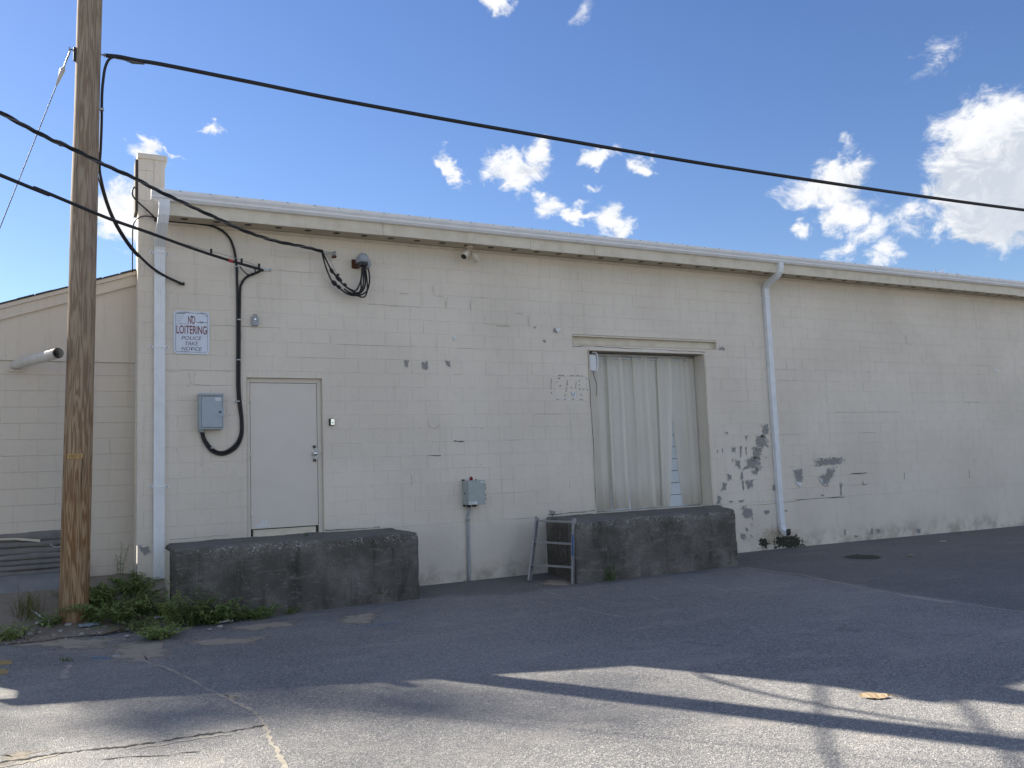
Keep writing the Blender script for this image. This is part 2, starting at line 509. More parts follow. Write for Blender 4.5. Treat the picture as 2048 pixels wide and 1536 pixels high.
class MB:
    """collects shapes in world metres; build() links them as one mesh whose origin is its own base"""

    def __init__(s):
        s.v, s.f, s.sm, s.edge = [], [], [], None

    def add(s, vs, fs, smooth_=False):
        n = len(s.v)
        s.v += [Vector(p) for p in vs]
        s.f += [[i + n for i in f] for f in fs]
        s.sm += [smooth_] * len(fs)
        return s

    def box(s, x0, x1, y0, y1, z0, z1, b=0.):
        bm = bmesh.new()
        r = bmesh.ops.create_cube(bm, size=1)
        for p in bm.verts:
            p.co = Vector(((x0 + x1) / 2 + p.co.x * (x1 - x0), (y0 + y1) / 2 + p.co.y * (y1 - y0), (z0 + z1) / 2 + p.co.z * (z1 - z0)))
        if b:
            bmesh.ops.bevel(bm, geom=bm.edges[:], offset=b, segments=2, profile=.6, affect='EDGES')
        return s.bm(bm)

    def bm(s, bm, smooth_=False):
        bm.verts.index_update()
        s.add([p.co.copy() for p in bm.verts], [[p.index for p in f.verts] for f in bm.faces], smooth_)
        bm.free()
        return s

    def tube(s, pts, r, n=8, cap=True, smooth_=True):
        pts = [Vector(p) for p in pts]
        rs = r if isinstance(r, (list, tuple)) else [r] * len(pts)
        vs, fs = [], []
        nrm = None
        for i, p in enumerate(pts):
            t = (pts[min(i + 1, len(pts) - 1)] - pts[max(i - 1, 0)]).normalized()
            if nrm is None:
                nrm = t.orthogonal().normalized()
            nrm = (nrm - t * nrm.dot(t))
            nrm = nrm.normalized() if nrm.length > 1e-6 else t.orthogonal().normalized()
            bn = t.cross(nrm)
            for k in range(n):
                a = 2 * math.pi * k / n
                vs.append(p + (nrm * math.cos(a) + bn * math.sin(a)) * rs[i])
        for i in range(len(pts) - 1):
            for k in range(n):
                fs.append([i * n + k, i * n + (k + 1) % n, (i + 1) * n + (k + 1) % n, (i + 1) * n + k])
        s.add(vs, fs, smooth_)
        if cap:
            base = len(s.v) - len(vs)
            s.f.append([base + k for k in range(n)][::-1])
            s.f.append([base + (len(pts) - 1) * n + k for k in range(n)])
            s.sm += [False, False]
        return s

    def ext(s, prof, path, up=Vector((0, 0, 1)), close=True, cap=True, smooth_=False):
        """sweep a closed 2-D profile (a across, b along 'up-ish') along a path of (point, across, upish)"""
        vs, fs = [], []
        n = len(prof)
        for p, a, u in path:
            for (i, j) in prof:
                vs.append(Vector(p) + Vector(a) * i + Vector(u) * j)
        m = n if close else n - 1
        for k in range(len(path) - 1):
            for i in range(m):
                fs.append([k * n + i, k * n + (i + 1) % n, (k + 1) * n + (i + 1) % n, (k + 1) * n + i])
        if cap and close:
            fs.append(list(range(n))[::-1])
            fs.append([(len(path) - 1) * n + i for i in range(n)])
        return s.add(vs, fs, smooth_)

    def build(s, name, mat, parent=None):
        zmin = min(p.z for p in s.v)
        cx = sum(p.x for p in s.v) / len(s.v)
        cy = sum(p.y for p in s.v) / len(s.v)
        o = Vector((cx, cy, zmin))
        me = bpy.data.meshes.new(name)
        me.from_pydata([p - o for p in s.v], [], s.f)
        for p, q in zip(me.polygons, s.sm):
            p.use_smooth = q
        if s.edge is not None:
            at = me.attributes.new('edge', 'FLOAT', 'POINT')
            for i, e in enumerate(s.edge):
                at.data[i].value = e
        me.update()
        return link(name, me, mat, parent, o)


def spline(pts, sub=6):
    """Catmull-Rom through points"""
    pts = [Vector(p) for p in pts]
    P = [pts[0] * 2 - pts[1]] + pts + [pts[-1] * 2 - pts[-2]]
    out = []
    for i in range(1, len(P) - 2):
        a, b_, c, d = P[i - 1], P[i], P[i + 1], P[i + 2]
        for k in range(sub):
            t = k / sub
            out.append(.5 * ((2 * b_) + (c - a) * t + (2 * a - 5 * b_ + 4 * c - d) * t * t + (3 * b_ - a - 3 * c + d) * t ** 3))
    out.append(pts[-1])
    return out


def text_mesh(body, name, mat, parent, origin, width, height, shear=0., off=.0):
    """flat lettering on a wall that faces -y; origin = centre of the line"""
    cu = bpy.data.curves.new('lettering', 'FONT')
    cu.body = body
    cu.align_x = 'CENTER'
    cu.shear = shear
    cu.offset = off
    t = bpy.data.objects.new('lettering', cu)
    col.objects.link(t)
    bpy.context.view_layer.update()
    me = bpy.data.meshes.new_from_object(t.evaluated_get(bpy.context.evaluated_depsgraph_get()))
    bpy.data.objects.remove(t)
    bpy.data.curves.remove(cu)
    me.materials.clear()
    xs = [v.co.x for v in me.vertices]
    ys = [v.co.y for v in me.vertices]
    sx, sy = width / (max(xs) - min(xs)), height / (max(ys) - min(ys))
    mx, my = (max(xs) + min(xs)) / 2, (max(ys) + min(ys)) / 2
    for v in me.vertices:
        v.co = ((v.co.x - mx) * sx, 0, (v.co.y - my) * sy)
    return link(name, me, mat, parent, origin)


def rag_poly(pts, jitter, rnd, sub=3):
    out = []
    n = len(pts)
    for i in range(n):
        a, b_ = Vector(pts[i]), Vector(pts[(i + 1) % n])
        for k in range(sub):
            p = a.lerp(b_, k / sub)
            out.append(p + Vector((rnd.uniform(-1, 1), rnd.uniform(-1, 1), rnd.uniform(-1, 1))) * jitter)
    return out


def feather_sheet(name, outline, mat, parent, inset=.6, grow=1.15, lift=None):
    """outline: 3-D points in a plane; fan sheet with edge attribute 0 at rim, 1 within"""
    c = sum(outline, Vector()) / len(outline)
    mb = MB()
    n = len(outline)
    rim = [c + (p - c) * grow for p in outline]
    inn = [c + (p - c) * inset for p in outline]
    vs = rim + inn + [c]
    if lift:
        vs = [lift(p) for p in vs]
    fs = [[i, (i + 1) % n, n + (i + 1) % n, n + i] for i in range(n)] + [[n + i, n + (i + 1) % n, 2 * n] for i in range(n)]
    mb.add(vs, fs)
    mb.edge = [0.] * n + [1.] * n + [1.]
    return mb.build(name, mat, parent)


# ------------------------------------------------------------------ ground
WALL = 11.82          # front face of the block wall
ANX = 12.17           # front face of the annex wall


def sstep(a, b, x):
    t = max(0., min(1., (x - a) / (b - a)))
    return t * t * (3 - 2 * t)


def hgt(x, y):
    h = 0.
    h += .46 * sstep(10.25, 12.05, y) ** 2.3 * sstep(.98, .62, x)
    h += .02 * sstep(1.6, .9, x) * sstep(9.4, 10.4, y)
    h -= .05 * sstep(11, 20, x)
    return h


def ground():
    xs = [-900, -300, -120, -60, -30, -18] + [-12 + .5 * i for i in range(16)] + [-4 + .16 * i for i in range(44)] + [3.1 + .25 * i for i in range(90)] + [27, 30, 40, 70, 140, 300, 900]
    ys = [-900, -300, -100, -40, -20, -10, -6] + [-4 + .4 * i for i in range(24)] + [5.6 + .25 * i for i in range(10)] + [8.1 + .16 * i for i in range(32)] + [13.5, 15, 20, 30, 60, 140, 400, 900]
    vs = [(x, y, hgt(x, y)) for y in ys for x in xs]
    w = len(xs)
    fs = [[j * w + i, j * w + i + 1, (j + 1) * w + i + 1, (j + 1) * w + i] for j in range(len(ys) - 1) for i in range(w - 1)]
    me = bpy.data.meshes.new('ground')
    me.from_pydata(vs, [], fs)
    for p in me.polygons:
        p.use_smooth = True
    at = me.attributes.new('newer', 'FLOAT', 'POINT')
    s0, s1 = atZ(1484, 1134), atZ(2048, 1224)
    for i, v in enumerate(vs):
        x, y = v[0], v[1]
        e = 0.
        if x > 4 and y > 4:
            side = ((x - s0.x) * (s1.y - s0.y) - (y - s0.y) * (s1.x - s0.x)) / (s1 - s0).length
            e = sstep(-.12, .12, -side if (atZ(1900, 1100).x - s0.x) * (s1.y - s0.y) - (atZ(1900, 1100).y - s0.y) * (s1.x - s0.x) < 0 else side) if x > s1.x - .5 else 0
        if 4.0 < x < 6.6 and y > 10.2:
            e = max(e, sstep(10.2, 11.2, y))
        e = max(e, .8 * sstep(9.7, 10.6, y) * sstep(3.9, 5, x) * sstep(11, 8, x))
        at.data[i].value = e
    o = link('ground', me, 'asphalt')
    tag(o, 'worn grey asphalt lot in front of the block warehouse', kind='structure')
    return o


GROUND = ground()


def onto(p, d=.004):
    if p.x > 1.2 or p.y < 10.2:
        d = d * .35
    return Vector((p.x, p.y, hgt(p.x, p.y) + d))


def gp(x, y):                            # photo pixel -> point on the uneven ground, walking along the ray
    d = ray(x, y)
    if d.z > -.01:
        return atZ(x, y, 0)
    far_ = atZ(x, y, 0)
    if far_.x > 1.3 or far_.y < 9.9:
        return atZ(x, y, hgt(far_.x, far_.y))
    Y = 9.6
    while Y < 11.95:
        p = CAM + d * (Y / d.y)
        if p.z <= hgt(p.x, p.y):
            break
        Y += .01
    return p


def ground_sheet(name, px, mat, d=.004, jitter=.03, sub=4, inset=.6, grow=1.2):
    r = random.Random(len(px) * 7 + int(px[0][0]))
    pts = rag_poly([gp(*p) for p in px], jitter, r, sub)
    return feather_sheet(name, pts, mat, GROUND, inset, grow, lambda p: onto(p, d))


def strip(name, px, mat, w, d=.007, parent=None, jit=.25, sub=5, seed=1, wob=.02):
    """ragged narrow strip along a line on the ground"""
    r = random.Random(seed)
    parent = parent or GROUND
    pts = [gp(*p) for p in px]
    path = []
    for a, b_ in zip(pts, pts[1:]):
        for k in range(sub):
            path.append(a.lerp(b_, k / sub))
    path.append(pts[-1])
    L, Rr = [], []
    for i, p in enumerate(path):
        t = (path[min(i + 1, len(path) - 1)] - path[max(0, i - 1)])
        t.z = 0
        t.normalize()
        nn = Vector((-t.y, t.x, 0))
        q = p + nn * r.uniform(-wob, wob)
        ww = w * r.uniform(1 - jit, 1 + jit) * (.25 if i in (0, len(path) - 1) else 1)
        L.append(onto(q + nn * ww / 2, d))
        Rr.append(onto(q - nn * ww / 2, d))
    n = len(path)
    mb = MB().add(L + Rr, [[i, i + 1, n + i + 1, n + i] for i in range(n - 1)])
    mb.f = [f[::-1] for f in mb.f]
    return mb.build(name, mat, parent)


# newer dark paving along the warehouse wall, and its seam
strip('seam', [(1484, 1134), (1600, 1150), (1740, 1178), (1830, 1195), (1960, 1213), (2048, 1224), (2150, 1240)], 'scuff_grey', .035, .008, seed=3)
strip('seam', [(1800, 1190), (1850, 1198), (1905, 1207)], 'scuff_grey', .10, .0075, seed=33)
# cracks filled with sand
CRK = [(270, 1318), (330, 1335), (385, 1362), (430, 1386), (470, 1404), (510, 1424), (531, 1450), (540, 1478), (556, 1508), (575, 1545)]
strip('crack', CRK, 'sand_crack', .026, .007, seed=4, jit=.75, sub=9, wob=.010)
CR2 = [(531, 1450), (470, 1462), (400, 1470), (330, 1482), (250, 1494), (180, 1500), (110, 1508), (50, 1518), (-40, 1530)]
strip('crack', CR2, 'crack_dark', .020, .008, seed=5, jit=.85, sub=9, wob=.012)
strip('crack', [(x - 4, y + 7) for x, y in CR2[1:5]] , 'scuff_grey', .02, .007, seed=6, jit=.8)
strip('crack', [(120, 1508), (80, 1520), (20, 1530), (-60, 1542)], 'sand_crack', .04, .007, seed=7, jit=.6)
strip('crack', [(400, 1505), (300, 1513), (200, 1520)], 'crack_dark', .012, .0075, seed=8, jit=.7)
strip('crack', [(125, 1358), (130, 1345), (140, 1330)], 'scuff_grey', .05, .007, seed=9, jit=.6)
k = 500 / 1551.
Z8 = lambda zx, zy: (860 + zx * .3223, 920 + zy * .3223)
for i, (a, b_, c, d) in enumerate([(690, 805, 850, 855), (760, 850, 960, 878), (930, 850, 1270, 905), (950, 815, 1080, 840), (905, 915, 1220, 978), (1420, 740, 1640, 805), (1600, 735, 1900, 830), (1905, 690, 2030, 738), (1900, 765, 2030, 815), (1350, 840, 1490, 885), (1070, 800, 1110, 808), (1150, 780, 1210, 800), (660, 878, 730, 888)]):
    strip('scratch', [Z8(a, b_), Z8((a + c) / 2, (b_ + d) / 2 + 3), Z8(c, d)], 'scuff_grey', .022, .0085, seed=20 + i, jit=.7, wob=.006)
strip('paint_mark', [(719, 1253), (770, 1249), (814, 1245)], 'line_blue', .02, .0085, seed=61, jit=.7, wob=.008)
strip('paint_mark', [(178, 1317), (200, 1316), (226, 1317)], 'line_blue', .03, .0085, seed=62, jit=.7, wob=.008)
ground_sheet('paint_mark', [(-6, 1322), (18, 1322), (22, 1328), (-6, 1331)], 'line_yellow', .008, .01)
ground_sheet('paint_mark', [(-8, 1340), (12, 1339), (14, 1347), (-8, 1350)], 'line_yellow', .008, .01)
for nm, px in [('sand_patch', [(225, 1286), (330, 1280), (345, 1302), (330, 1318), (300, 1316), (290, 1322), (235, 1322), (222, 1310)]),
               ('sand_patch', [(440, 1255), (520, 1246), (590, 1240), (590, 1252), (520, 1260), (460, 1262)]),
               ('sand_patch', [(370, 1280), (450, 1275), (530, 1276), (500, 1289), (420, 1291), (372, 1289)]),
               ('sand_patch', [(672, 1243), (690, 1230), (740, 1226), (760, 1232), (735, 1247), (690, 1250)]),
               ('sand_patch', [(1080, 1172), (1146, 1170), (1140, 1160), (1085, 1158)]),
               ('sand_patch', [(440, 1390), (478, 1388), (470, 1398), (448, 1398)]),
               ('sand_patch', [(0, 1265), (130, 1272), (230, 1280), (225, 1298), (120, 1296), (0, 1290)]),
               ('sand_patch', [(0, 1505), (70, 1500), (60, 1520), (0, 1530)])]:
    ground_sheet(nm, px, 'sand', .0012 + .0004 * (len(px) % 4), .04, 4, .45, 1.5)


def dirt_bank():
    xs = [-4.5 + .14 * i for i in range(42)]
    ys = [10.0 + .1 * i for i in range(23)]
    mb = MB()
    vs, ed = [], []
    for y in ys:
        for x in xs:
            d = .012 + .035 * noise.noise(Vector((x * 2.2, y * 2.2, 3))) * sstep(10.3, 10.9, y) + .012 * noise.noise(Vector((x * 9, y * 9, 1)))
            e = sstep(10.30, 10.75, y + .14 * noise.noise(Vector((x * 1.7, 0, 5)))) * sstep(1.38, .9, x + .1 * noise.noise(Vector((0, y * 3, 7))))
            vs.append(Vector((x, y, hgt(x, y) + max(.011, d))))
            ed.append(e)
    w = len(xs)
    fs = [[j * w + i, j * w + i + 1, (j + 1) * w + i + 1, (j + 1) * w + i] for j in range(len(ys) - 1) for i in range(w - 1)]
    mb.add(vs, fs, True)
    mb.edge = ed
    o = mb.build('dirt_bank', 'soil')
    tag(o, 'bank of bare dirt around the pole foot', kind='structure')
    return o


dirt_bank()


# ------------------------------------------------------------------ warehouse
WH = thing('warehouse', 'long cream painted block warehouse with white gutter and loading door', 'building', (.69, WALL, 0))
XL, XR = .69, 26.0
PL = .8648                                  # top of the smooth base = lowest block joint
TOP = 5.10
DOOR = (2.05, 3.08, PL, 3.01)               # x0 x1 z0 z1
BAY = (7.55, 9.97, PL, 3.60)
LINT = (7.24, 10.27, 3.635, 3.805)
HOLES = [DOOR, BAY, LINT]


def holed_wall(x0, x1, z0, z1, y, holes, depths):
    mb = MB()
    xs = sorted({x0, x1, *[h[0] for h in holes], *[h[1] for h in holes]})
    zs = sorted({z0, z1, *[max(z0, h[2]) for h in holes], *[h[3] for h in holes]})
    for a, b_ in zip(xs, xs[1:]):
        for c, d in zip(zs, zs[1:]):
            mx, mz = (a + b_) / 2, (c + d) / 2
            if any(h[0] < mx < h[1] and h[2] < mz < h[3] for h in holes):
                continue
            mb.add([(a, y, c), (b_, y, c), (b_, y, d), (a, y, d)], [[0, 1, 2, 3]])
    for h, dp in zip(holes, depths):
        a, b_, c, d = h
        y1 = y + dp
        y0 = y - .012
        mb.add([(a, y0, c), (a, y1, c), (a, y1, d), (a, y0, d)], [[0, 1, 2, 3]])
        mb.add([(b_, y0, c), (b_, y1, c), (b_, y1, d), (b_, y0, d)], [[3, 2, 1, 0]])
        mb.add([(a, y0, d), (b_, y0, d), (b_, y1, d), (a, y1, d)], [[3, 2, 1, 0]])
        mb.add([(a, y0, c), (b_, y0, c), (b_, y1, c), (a, y1, c)], [[0, 1, 2, 3]])
    return mb


holed_wall(XL + .004, XR, PL - .01, TOP + .1, WALL + .0038, HOLES, (.15, .46, .075)).build('wall', 'wall_paint', WH)
MB().add([(LINT[0] - .02, WALL + .072, LINT[2] - .02), (LINT[1] + .02, WALL + .072, LINT[2] - .02), (LINT[1] + .02, WALL + .072, LINT[3] + .02), (LINT[0] - .02, WALL + .072, LINT[3] + .02)], [[0, 1, 2, 3]]).build('lintel', 'trim_paint', WH)
MB().box(LINT[0] + .004, LINT[1] - .004, WALL - .004, WALL + .05, LINT[3] - .032, LINT[3] - .004, .004).build('lintel_flange', 'trim_paint', WH)
MB().box(LINT[0] + .01, LINT[1] - .01, WALL + .002, WALL + .06, LINT[2] + .001, LINT[2] + .010, .003).build('lintel_flange', 'trim_paint', WH)

# smooth painted base
mb = MB()
xs = [XL + .012 + .12 * i for i in range(212)]
zs = [-.25, -.1, 0, .08, .16, .24, .32, .4, .48, .56, .64, .72, .80, PL - .004]
vs = [(x, WALL - .002 - .004 * noise.noise(Vector((x * 2, z * 2, 9))) - .003 * noise.noise(Vector((x * 9, z * 9, 2))), z) for z in zs for x in xs]
w = len(xs)
mb.add(vs, [[j * w + i, j * w + i + 1, (j + 1) * w + i + 1, (j + 1) * w + i] for j in range(len(zs) - 1) for i in range(w - 1)], True)
mb.build('base_wall', 'wall_paint', WH)

# sides, back and roof of the building (its left side stands askew behind the annex)
mb = MB()
mb.add([(XL, WALL, -.3), (XL, 12.2, -.3), (XL, 12.2, 5.9), (XL, WALL, 5.9)], [[0, 1, 2, 3]])
mb.add([(XL + .05, 12.2, -.3), (1.8, 26, -.3), (1.8, 26, 6.3), (XL + .05, 12.2, 5.3)], [[0, 1, 2, 3]])
mb.add([(XR, WALL, -.3), (XR, 26, -.3), (XR, 26, 6.3), (XR, WALL, 5.2)], [[3, 2, 1, 0]])
mb.add([(1.8, 26, -.3), (XR, 26, -.3), (XR, 26, 6.3), (1.8, 26, 6.3)], [[0, 1, 2, 3]])
mb.build('side_wall', 'wall_paint', WH)
mb = MB().add([(1.0, 11.36, 5.30), (XR + .2, 11.36, 5.30), (XR + .2, 26, 6.55), (1.95, 26, 6.55), (1.0, 12.2, 5.37)], [[0, 1, 2, 3, 4]])
mb.add([(1.0, 11.36, 5.27), (XR + .2, 11.36, 5.27), (XR + .2, 26, 6.50), (1.95, 26, 6.50), (1.0, 12.2, 5.34)], [[4, 3, 2, 1, 0]])
mb.build('roof', 'roof_metal', WH)

# --- blocks: running bond, each cut round the openings
CH = .2032
BLK = {}


def block_mesh(w, h, mat=''):
    key = (round(w, 3), round(h, 3), mat)
    if key not in BLK:
        dp = .05
        bv = min(.0027, w / 4, h / 4)
        w2, h2 = w / 2 - .0003, h / 2 - .0018
        bx = bv * .5
        v = [(-w2 + bx, 0, -h2 + bv), (w2 - bx, 0, -h2 + bv), (w2 - bx, 0, h2 - bv), (-w2 + bx, 0, h2 - bv),
             (-w2, bv, -h2), (w2, bv, -h2), (w2, bv, h2), (-w2, bv, h2), (-w2, dp, -h2), (w2, dp, -h2), (w2, dp, h2), (-w2, dp, h2)]
        f = [[0, 1, 2, 3]]
        for i in range(4):
            j = (i + 1) % 4
            f += [[4 + i, 4 + j, j, i], [8 + i, 8 + j, 4 + j, 4 + i]]
        me = bpy.data.meshes.new('block')
        me.from_pydata(v, [], f)
        me.update()
        BLK[key] = me
    return BLK[key]


def cut(rect, hole):
    x0, x1, z0, z1 = rect
    a, b_, c, d = hole
    if x1 <= a or x0 >= b_ or z1 <= c or z0 >= d:
        return [rect]
    out = []
    if x0 < a:
        out.append((x0, a, z0, z1))
    if x1 > b_:
        out.append((b_, x1, z0, z1))
    xa, xb = max(x0, a), min(x1, b_)
    if z1 > d:
        out.append((xa, xb, d, z1))
    if z0 < c:
        out.append((xa, xb, z0, c))
    return out


def lay(x0, x1, ztop_first, ztop, zbot, holes, phase):
    rects = []
    kk = 0
    z1 = ztop_first
    while z1 > zbot + .001:
        z0 = max(zbot, z1 - CH)
        zz1 = min(z1, ztop)
        if zz1 - z0 > .012:
            off = phase + (CH if kk % 2 else 0)
            n0 = math.floor((x0 - off) / (2 * CH))
            for i in range(n0, n0 + int((x1 - x0) / (2 * CH)) + 3):
                a, b_ = max(x0, off + i * 2 * CH), min(x1, off + (i + 1) * 2 * CH)
                if b_ - a < .02:
                    continue
                rs = [(a, b_, z0, zz1)]
                for h in holes:
                    rs = [q for r_ in rs for q in cut(r_, h)]
                rects += [r_ for r_ in rs if r_[1] - r_[0] > .014 and r_[3] - r_[2] > .014]
        z1 -= CH
        kk += 1
    return rects


def put_blocks(rects, y, parent, mat, limit, keyf):
    rects = sorted(rects, key=keyf)
    r = random.Random(3)
    rest = MB()
    for i, (a, b_, c, d) in enumerate(rects):
        me = block_mesh(b_ - a, d - c, mat)
        jy = r.uniform(-.0012, .0008)
        rz, rx = r.uniform(-.0025, .0025), r.uniform(-.004, .004)
        if i < limit:
            o = bpy.data.objects.new('block', me)
            if not me.materials:
                me.materials.append(MATS[mat])
            o.parent = parent
            o.location = Vector(((a + b_) / 2, y + jy, (c + d) / 2)) - worldloc(parent)
            o.rotation_euler = (rx, 0, rz)
            col.objects.link(o)
        else:
            n = Vector(((a + b_) / 2, y + jy, (c + d) / 2))
            R3 = Matrix.Rotation(rz, 3, 'Z') @ Matrix.Rotation(rx, 3, 'X')
            rest.add([n + R3 @ v.co for v in me.vertices], [list(p.vertices) for p in me.polygons])
    if rest.v:
        tag(rest.build('far_block', mat, parent), kind='stuff')


# courses: joint lines at 2.6936 + n * CH, running-bond phase read from the photo
zt = 2.6936 + CH * 12
main = lay(XL, XR - .2, zt, TOP, PL, HOLES, 3.411 + 0.)
put_blocks(main, WALL, WH, 'wall_paint', 286, lambda q: (q[0] + q[1]) / 2)

# parapet at the left end: block face and a flashed return, with a cap
PX1, PXS = 1.012, .878
par = lay(XL, PXS, zt + CH * 5, 5.905, TOP, [], 3.411 + CH)
put_blocks(par, WALL, WH, 'wall_paint', 40, lambda q: q[0])
MB().box(XL + .004, PX1 - .003, WALL + .006, 12.19, TOP, 5.90).build('parapet', 'wall_paint', WH)
MB().box(PXS + .004, PX1, WALL - .006, WALL + .02, TOP, 5.90, .003).build('parapet_flashing', 'wall_paint', WH)
cp = MB().box(XL - .012, PX1 + .03, WALL - .022, 12.21, 5.90, 5.968, .004).build('parapet_cap', 'wall_paint', WH)
MB().box(XL - .035, XL - .004, WALL + .05, 12.2, 5.2, 5.9).build('tar_flashing', 'roofing', WH)

# eave: frieze strip, soffit with round vents, fascia boards
EY = 11.42
MB().box(1.012, XR, WALL - .028, WALL - .001, 5.035, 5.075, .003).build('frieze', 'trim_paint', WH)
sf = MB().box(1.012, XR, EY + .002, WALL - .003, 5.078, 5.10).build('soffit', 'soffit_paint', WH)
vent = None
vx = [atZ(250 + zx * .293, 280 + zy * .293, 5.078).x for zx, zy in [(410, 525), (628, 547), (842, 567), (1050, 588), (1252, 606), (1447, 625), (1636, 646), (1820, 664), (1997, 683)]]
stp = (vx[-1] - vx[0]) / 8
bm = bmesh.new()
bmesh.ops.create_circle(bm, cap_ends=True, radius=.05, segments=14)
vme = bpy.data.meshes.new('vent')
bm.to_mesh(vme)
bm.free()
vme.materials.append(MATS['vent_dark'])
bm = bmesh.new()
r_ = bmesh.ops.create_circle(bm, cap_ends=False, radius=.062, segments=14)
bmesh.ops.extrude_edge_only(bm, edges=bm.edges[:])
for i, v in enumerate(bm.verts):
    if v.co.length > .061 and i >= 14:
        v.co.z = -.006
        v.co.xy *= .84
rme = bpy.data.meshes.new('vent_ring')
bm.to_mesh(rme)
bm.free()
rme.materials.append(MATS['soffit_paint'])
for i in range(48):
    x = vx[0] + stp * i
    if x > XR - .3:
        break
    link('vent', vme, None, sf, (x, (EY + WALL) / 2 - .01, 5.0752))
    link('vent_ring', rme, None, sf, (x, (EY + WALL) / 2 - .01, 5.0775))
FX = [1.012] + [atY(p, q, EY).x for p, q in ((765, 458), (1060, 492), (1188, 505), (1520, 540), (1820, 570))] + [atY(2032, 585, EY).x, 23.2, XR]
for i, (a, b_) in enumerate(zip(FX, FX[1:])):
    dz = (.0, .004, -.003, .002, -.004, .0, -.012, 0)[i % 8]
    MB().box(a + .002, b_ - .002, EY - .022 - .002 * (i % 2), EY, 5.045 + dz, 5.232, .003).build('fascia_board', 'trim_paint', WH)

# gutter: K profile swept along the eave
GX0, GX1 = .815, XR
prof = [(0, .0), (-.055, -.0), (-.085, .03), (-.088, .05), (-.112, .085), (-.118, .115), (-.118, .128), (-.104, .128), (-.104, .118), (-.100, .09), (-.078, .05), (-.075, .034), (-.050, .006), (-.006, .006), (-.006, .135), (0, .135)]
GY, GZ = EY - .026, 5.215
gut = MB().ext(prof, [((GX0, GY, GZ), (0, 1, 0), (0, 0, 1)), ((GX1, GY, GZ), (0, 1, 0), (0, 0, 1))], cap=False).build('gutter', 'gutter_white', WH)
MB().ext(prof[:8] + [(0, .135)], [((GX0 - .004, GY, GZ), (0, 1, 0), (0, 0, 1)), ((GX0, GY, GZ), (0, 1, 0), (0, 0, 1))]).build('gutter_end_cap', 'gutter_white', gut)
hx = [atY(p, q, GY - .11).x for p, q in ((345, 381), (394, 388))]
hme = MB().box(-.012, .012, -.005, .07, 0, .016, .003)
h0 = None
x = 1.15
i = 0
while x < XR - .2:
    if h0 is None:
        mbx = MB().box(x - .012, x + .012, GY - .122, GY - .05, GZ + .114, GZ + .1265, .002)
        h0 = mbx.build('gutter_hanger', 'galvanised', gut)
        base = h0.location.copy()
        x00 = x
    else:
        o = h0.copy()
        o.location = base + Vector((x - x00, 0, 0))
        col.objects.link(o)
    x += .33 if i % 4 else .37
    i += 1
for px_ in ((716, 424), (1091, 474), (1620, 531)):
    xx = atY(px_[0], px_[1], GY - .11).x
    pr = [(a * 1.02 - .001, b_ - .0015) for a, b_ in prof[1:8]]
    MB().ext(pr, [((xx - .012, GY, GZ), (0, 1, 0), (0, 0, 1)), ((xx + .012, GY, GZ), (0, 1, 0), (0, 0, 1))], close=False, cap=False).build('gutter_joint', 'gutter_white', gut)
# drip edge of the roof above the gutter
MB().box(1.0, XR, GY - .03, GY + .03, GZ + .137, GZ + .143).build('drip_edge', 'gutter_white', WH)

# --- personnel door
DW = WALL + .03
FR = []
dx0, dx1, dz0, dz1 = DOOR
df = MB().box(dx0 + .002, dx0 + .05, DW + .028, DW + .12, dz0, dz1 - .002, .003)
df.box(dx1 - .06, dx1 - .002, DW + .028, DW + .12, dz0, dz1 - .002, .003)
df.box(dx0 + .05, dx1 - .06, DW + .028, DW + .12, dz1 - .06, dz1 - .002, .003)
lx0, lz1 = dx0 + .056, dz1 - .066
lx1 = dx1 - .066
lz0 = .965
door = MB().box(lx0, lx1, DW + .036, DW + .08, lz0, lz1, .003).build('door', 'door_paint', WH)
df.build('door_frame', 'door_paint', door)
MB().box(lx0 + .03, lx1 - .03, DW + .05, DW + .11, .84, .952, .004).build('threshold', 'trim_paint', door)
MB().add([(lx0 - .01, DW + .098, .86), (lx1 + .01, DW + .098, .86), (lx1 + .01, DW + .098, lz1 + .01), (lx0 - .01, DW + .098, lz1 + .01)], [[0, 1, 2, 3]]).build('door_stop', 'dark_metal', door)
for zz in (1.17, 1.95, 2.72):
    MB().tube([(lx0 - .004, DW + .026, zz - .05), (lx0 - .004, DW + .026, zz + .05)], .009, 8).build('hinge', 'door_paint', door)
kp = atY(629, 907, DW + .03)
bm = bmesh.new()
bmesh.ops.create_uvsphere(bm, u_segments=14, v_segments=10, radius=.034)
for v in bm.verts:
    v.co = Vector((v.co.x, v.co.y * .75, v.co.z)) + Vector((kp.x, DW - .02, kp.z))
mbk = MB().bm(bm, True)
mbk.tube([(kp.x, DW - .005, kp.z), (kp.x, DW + .036, kp.z)], .013, 10)
mbk.tube([(kp.x, DW + .026, kp.z), (kp.x, DW + .0365, kp.z)], .04, 14)
mbk.build('door_knob', 'chrome', door)
MB().box(lx1 - .05, lx1 + .012, DW + .022, DW + .035, kp.z - .085, kp.z + .085, .004).build('latch_guard', 'galvanised', door)
for dzz in (.095, -.095):
    MB().box(lx1 - .062, lx1 - .022, DW + .018, DW + .036, kp.z + dzz - .018, kp.z + dzz + .018, .004).build('latch_guard_tab', 'vent_dark', door)
r = random.Random(8)
for i in range(5):
    zz = .985 + .0 * i
    xx = lx0 + .05 + i * .042
    hh = (.03, .06, .10, .09, .03)[i]
    pts = rag_poly([Vector((xx, DW + .0345, zz)), Vector((xx + .025, DW + .0345, zz)), Vector((xx + .036, DW + .0345, zz + hh)), Vector((xx + .018, DW + .0345, zz + hh))], 0, r, 2)
    feather_sheet('scuffed_paint', [Vector((p.x, DW + .0345, p.z)) for p in pts], 'oldpaint_white', door, .8, 1.25)

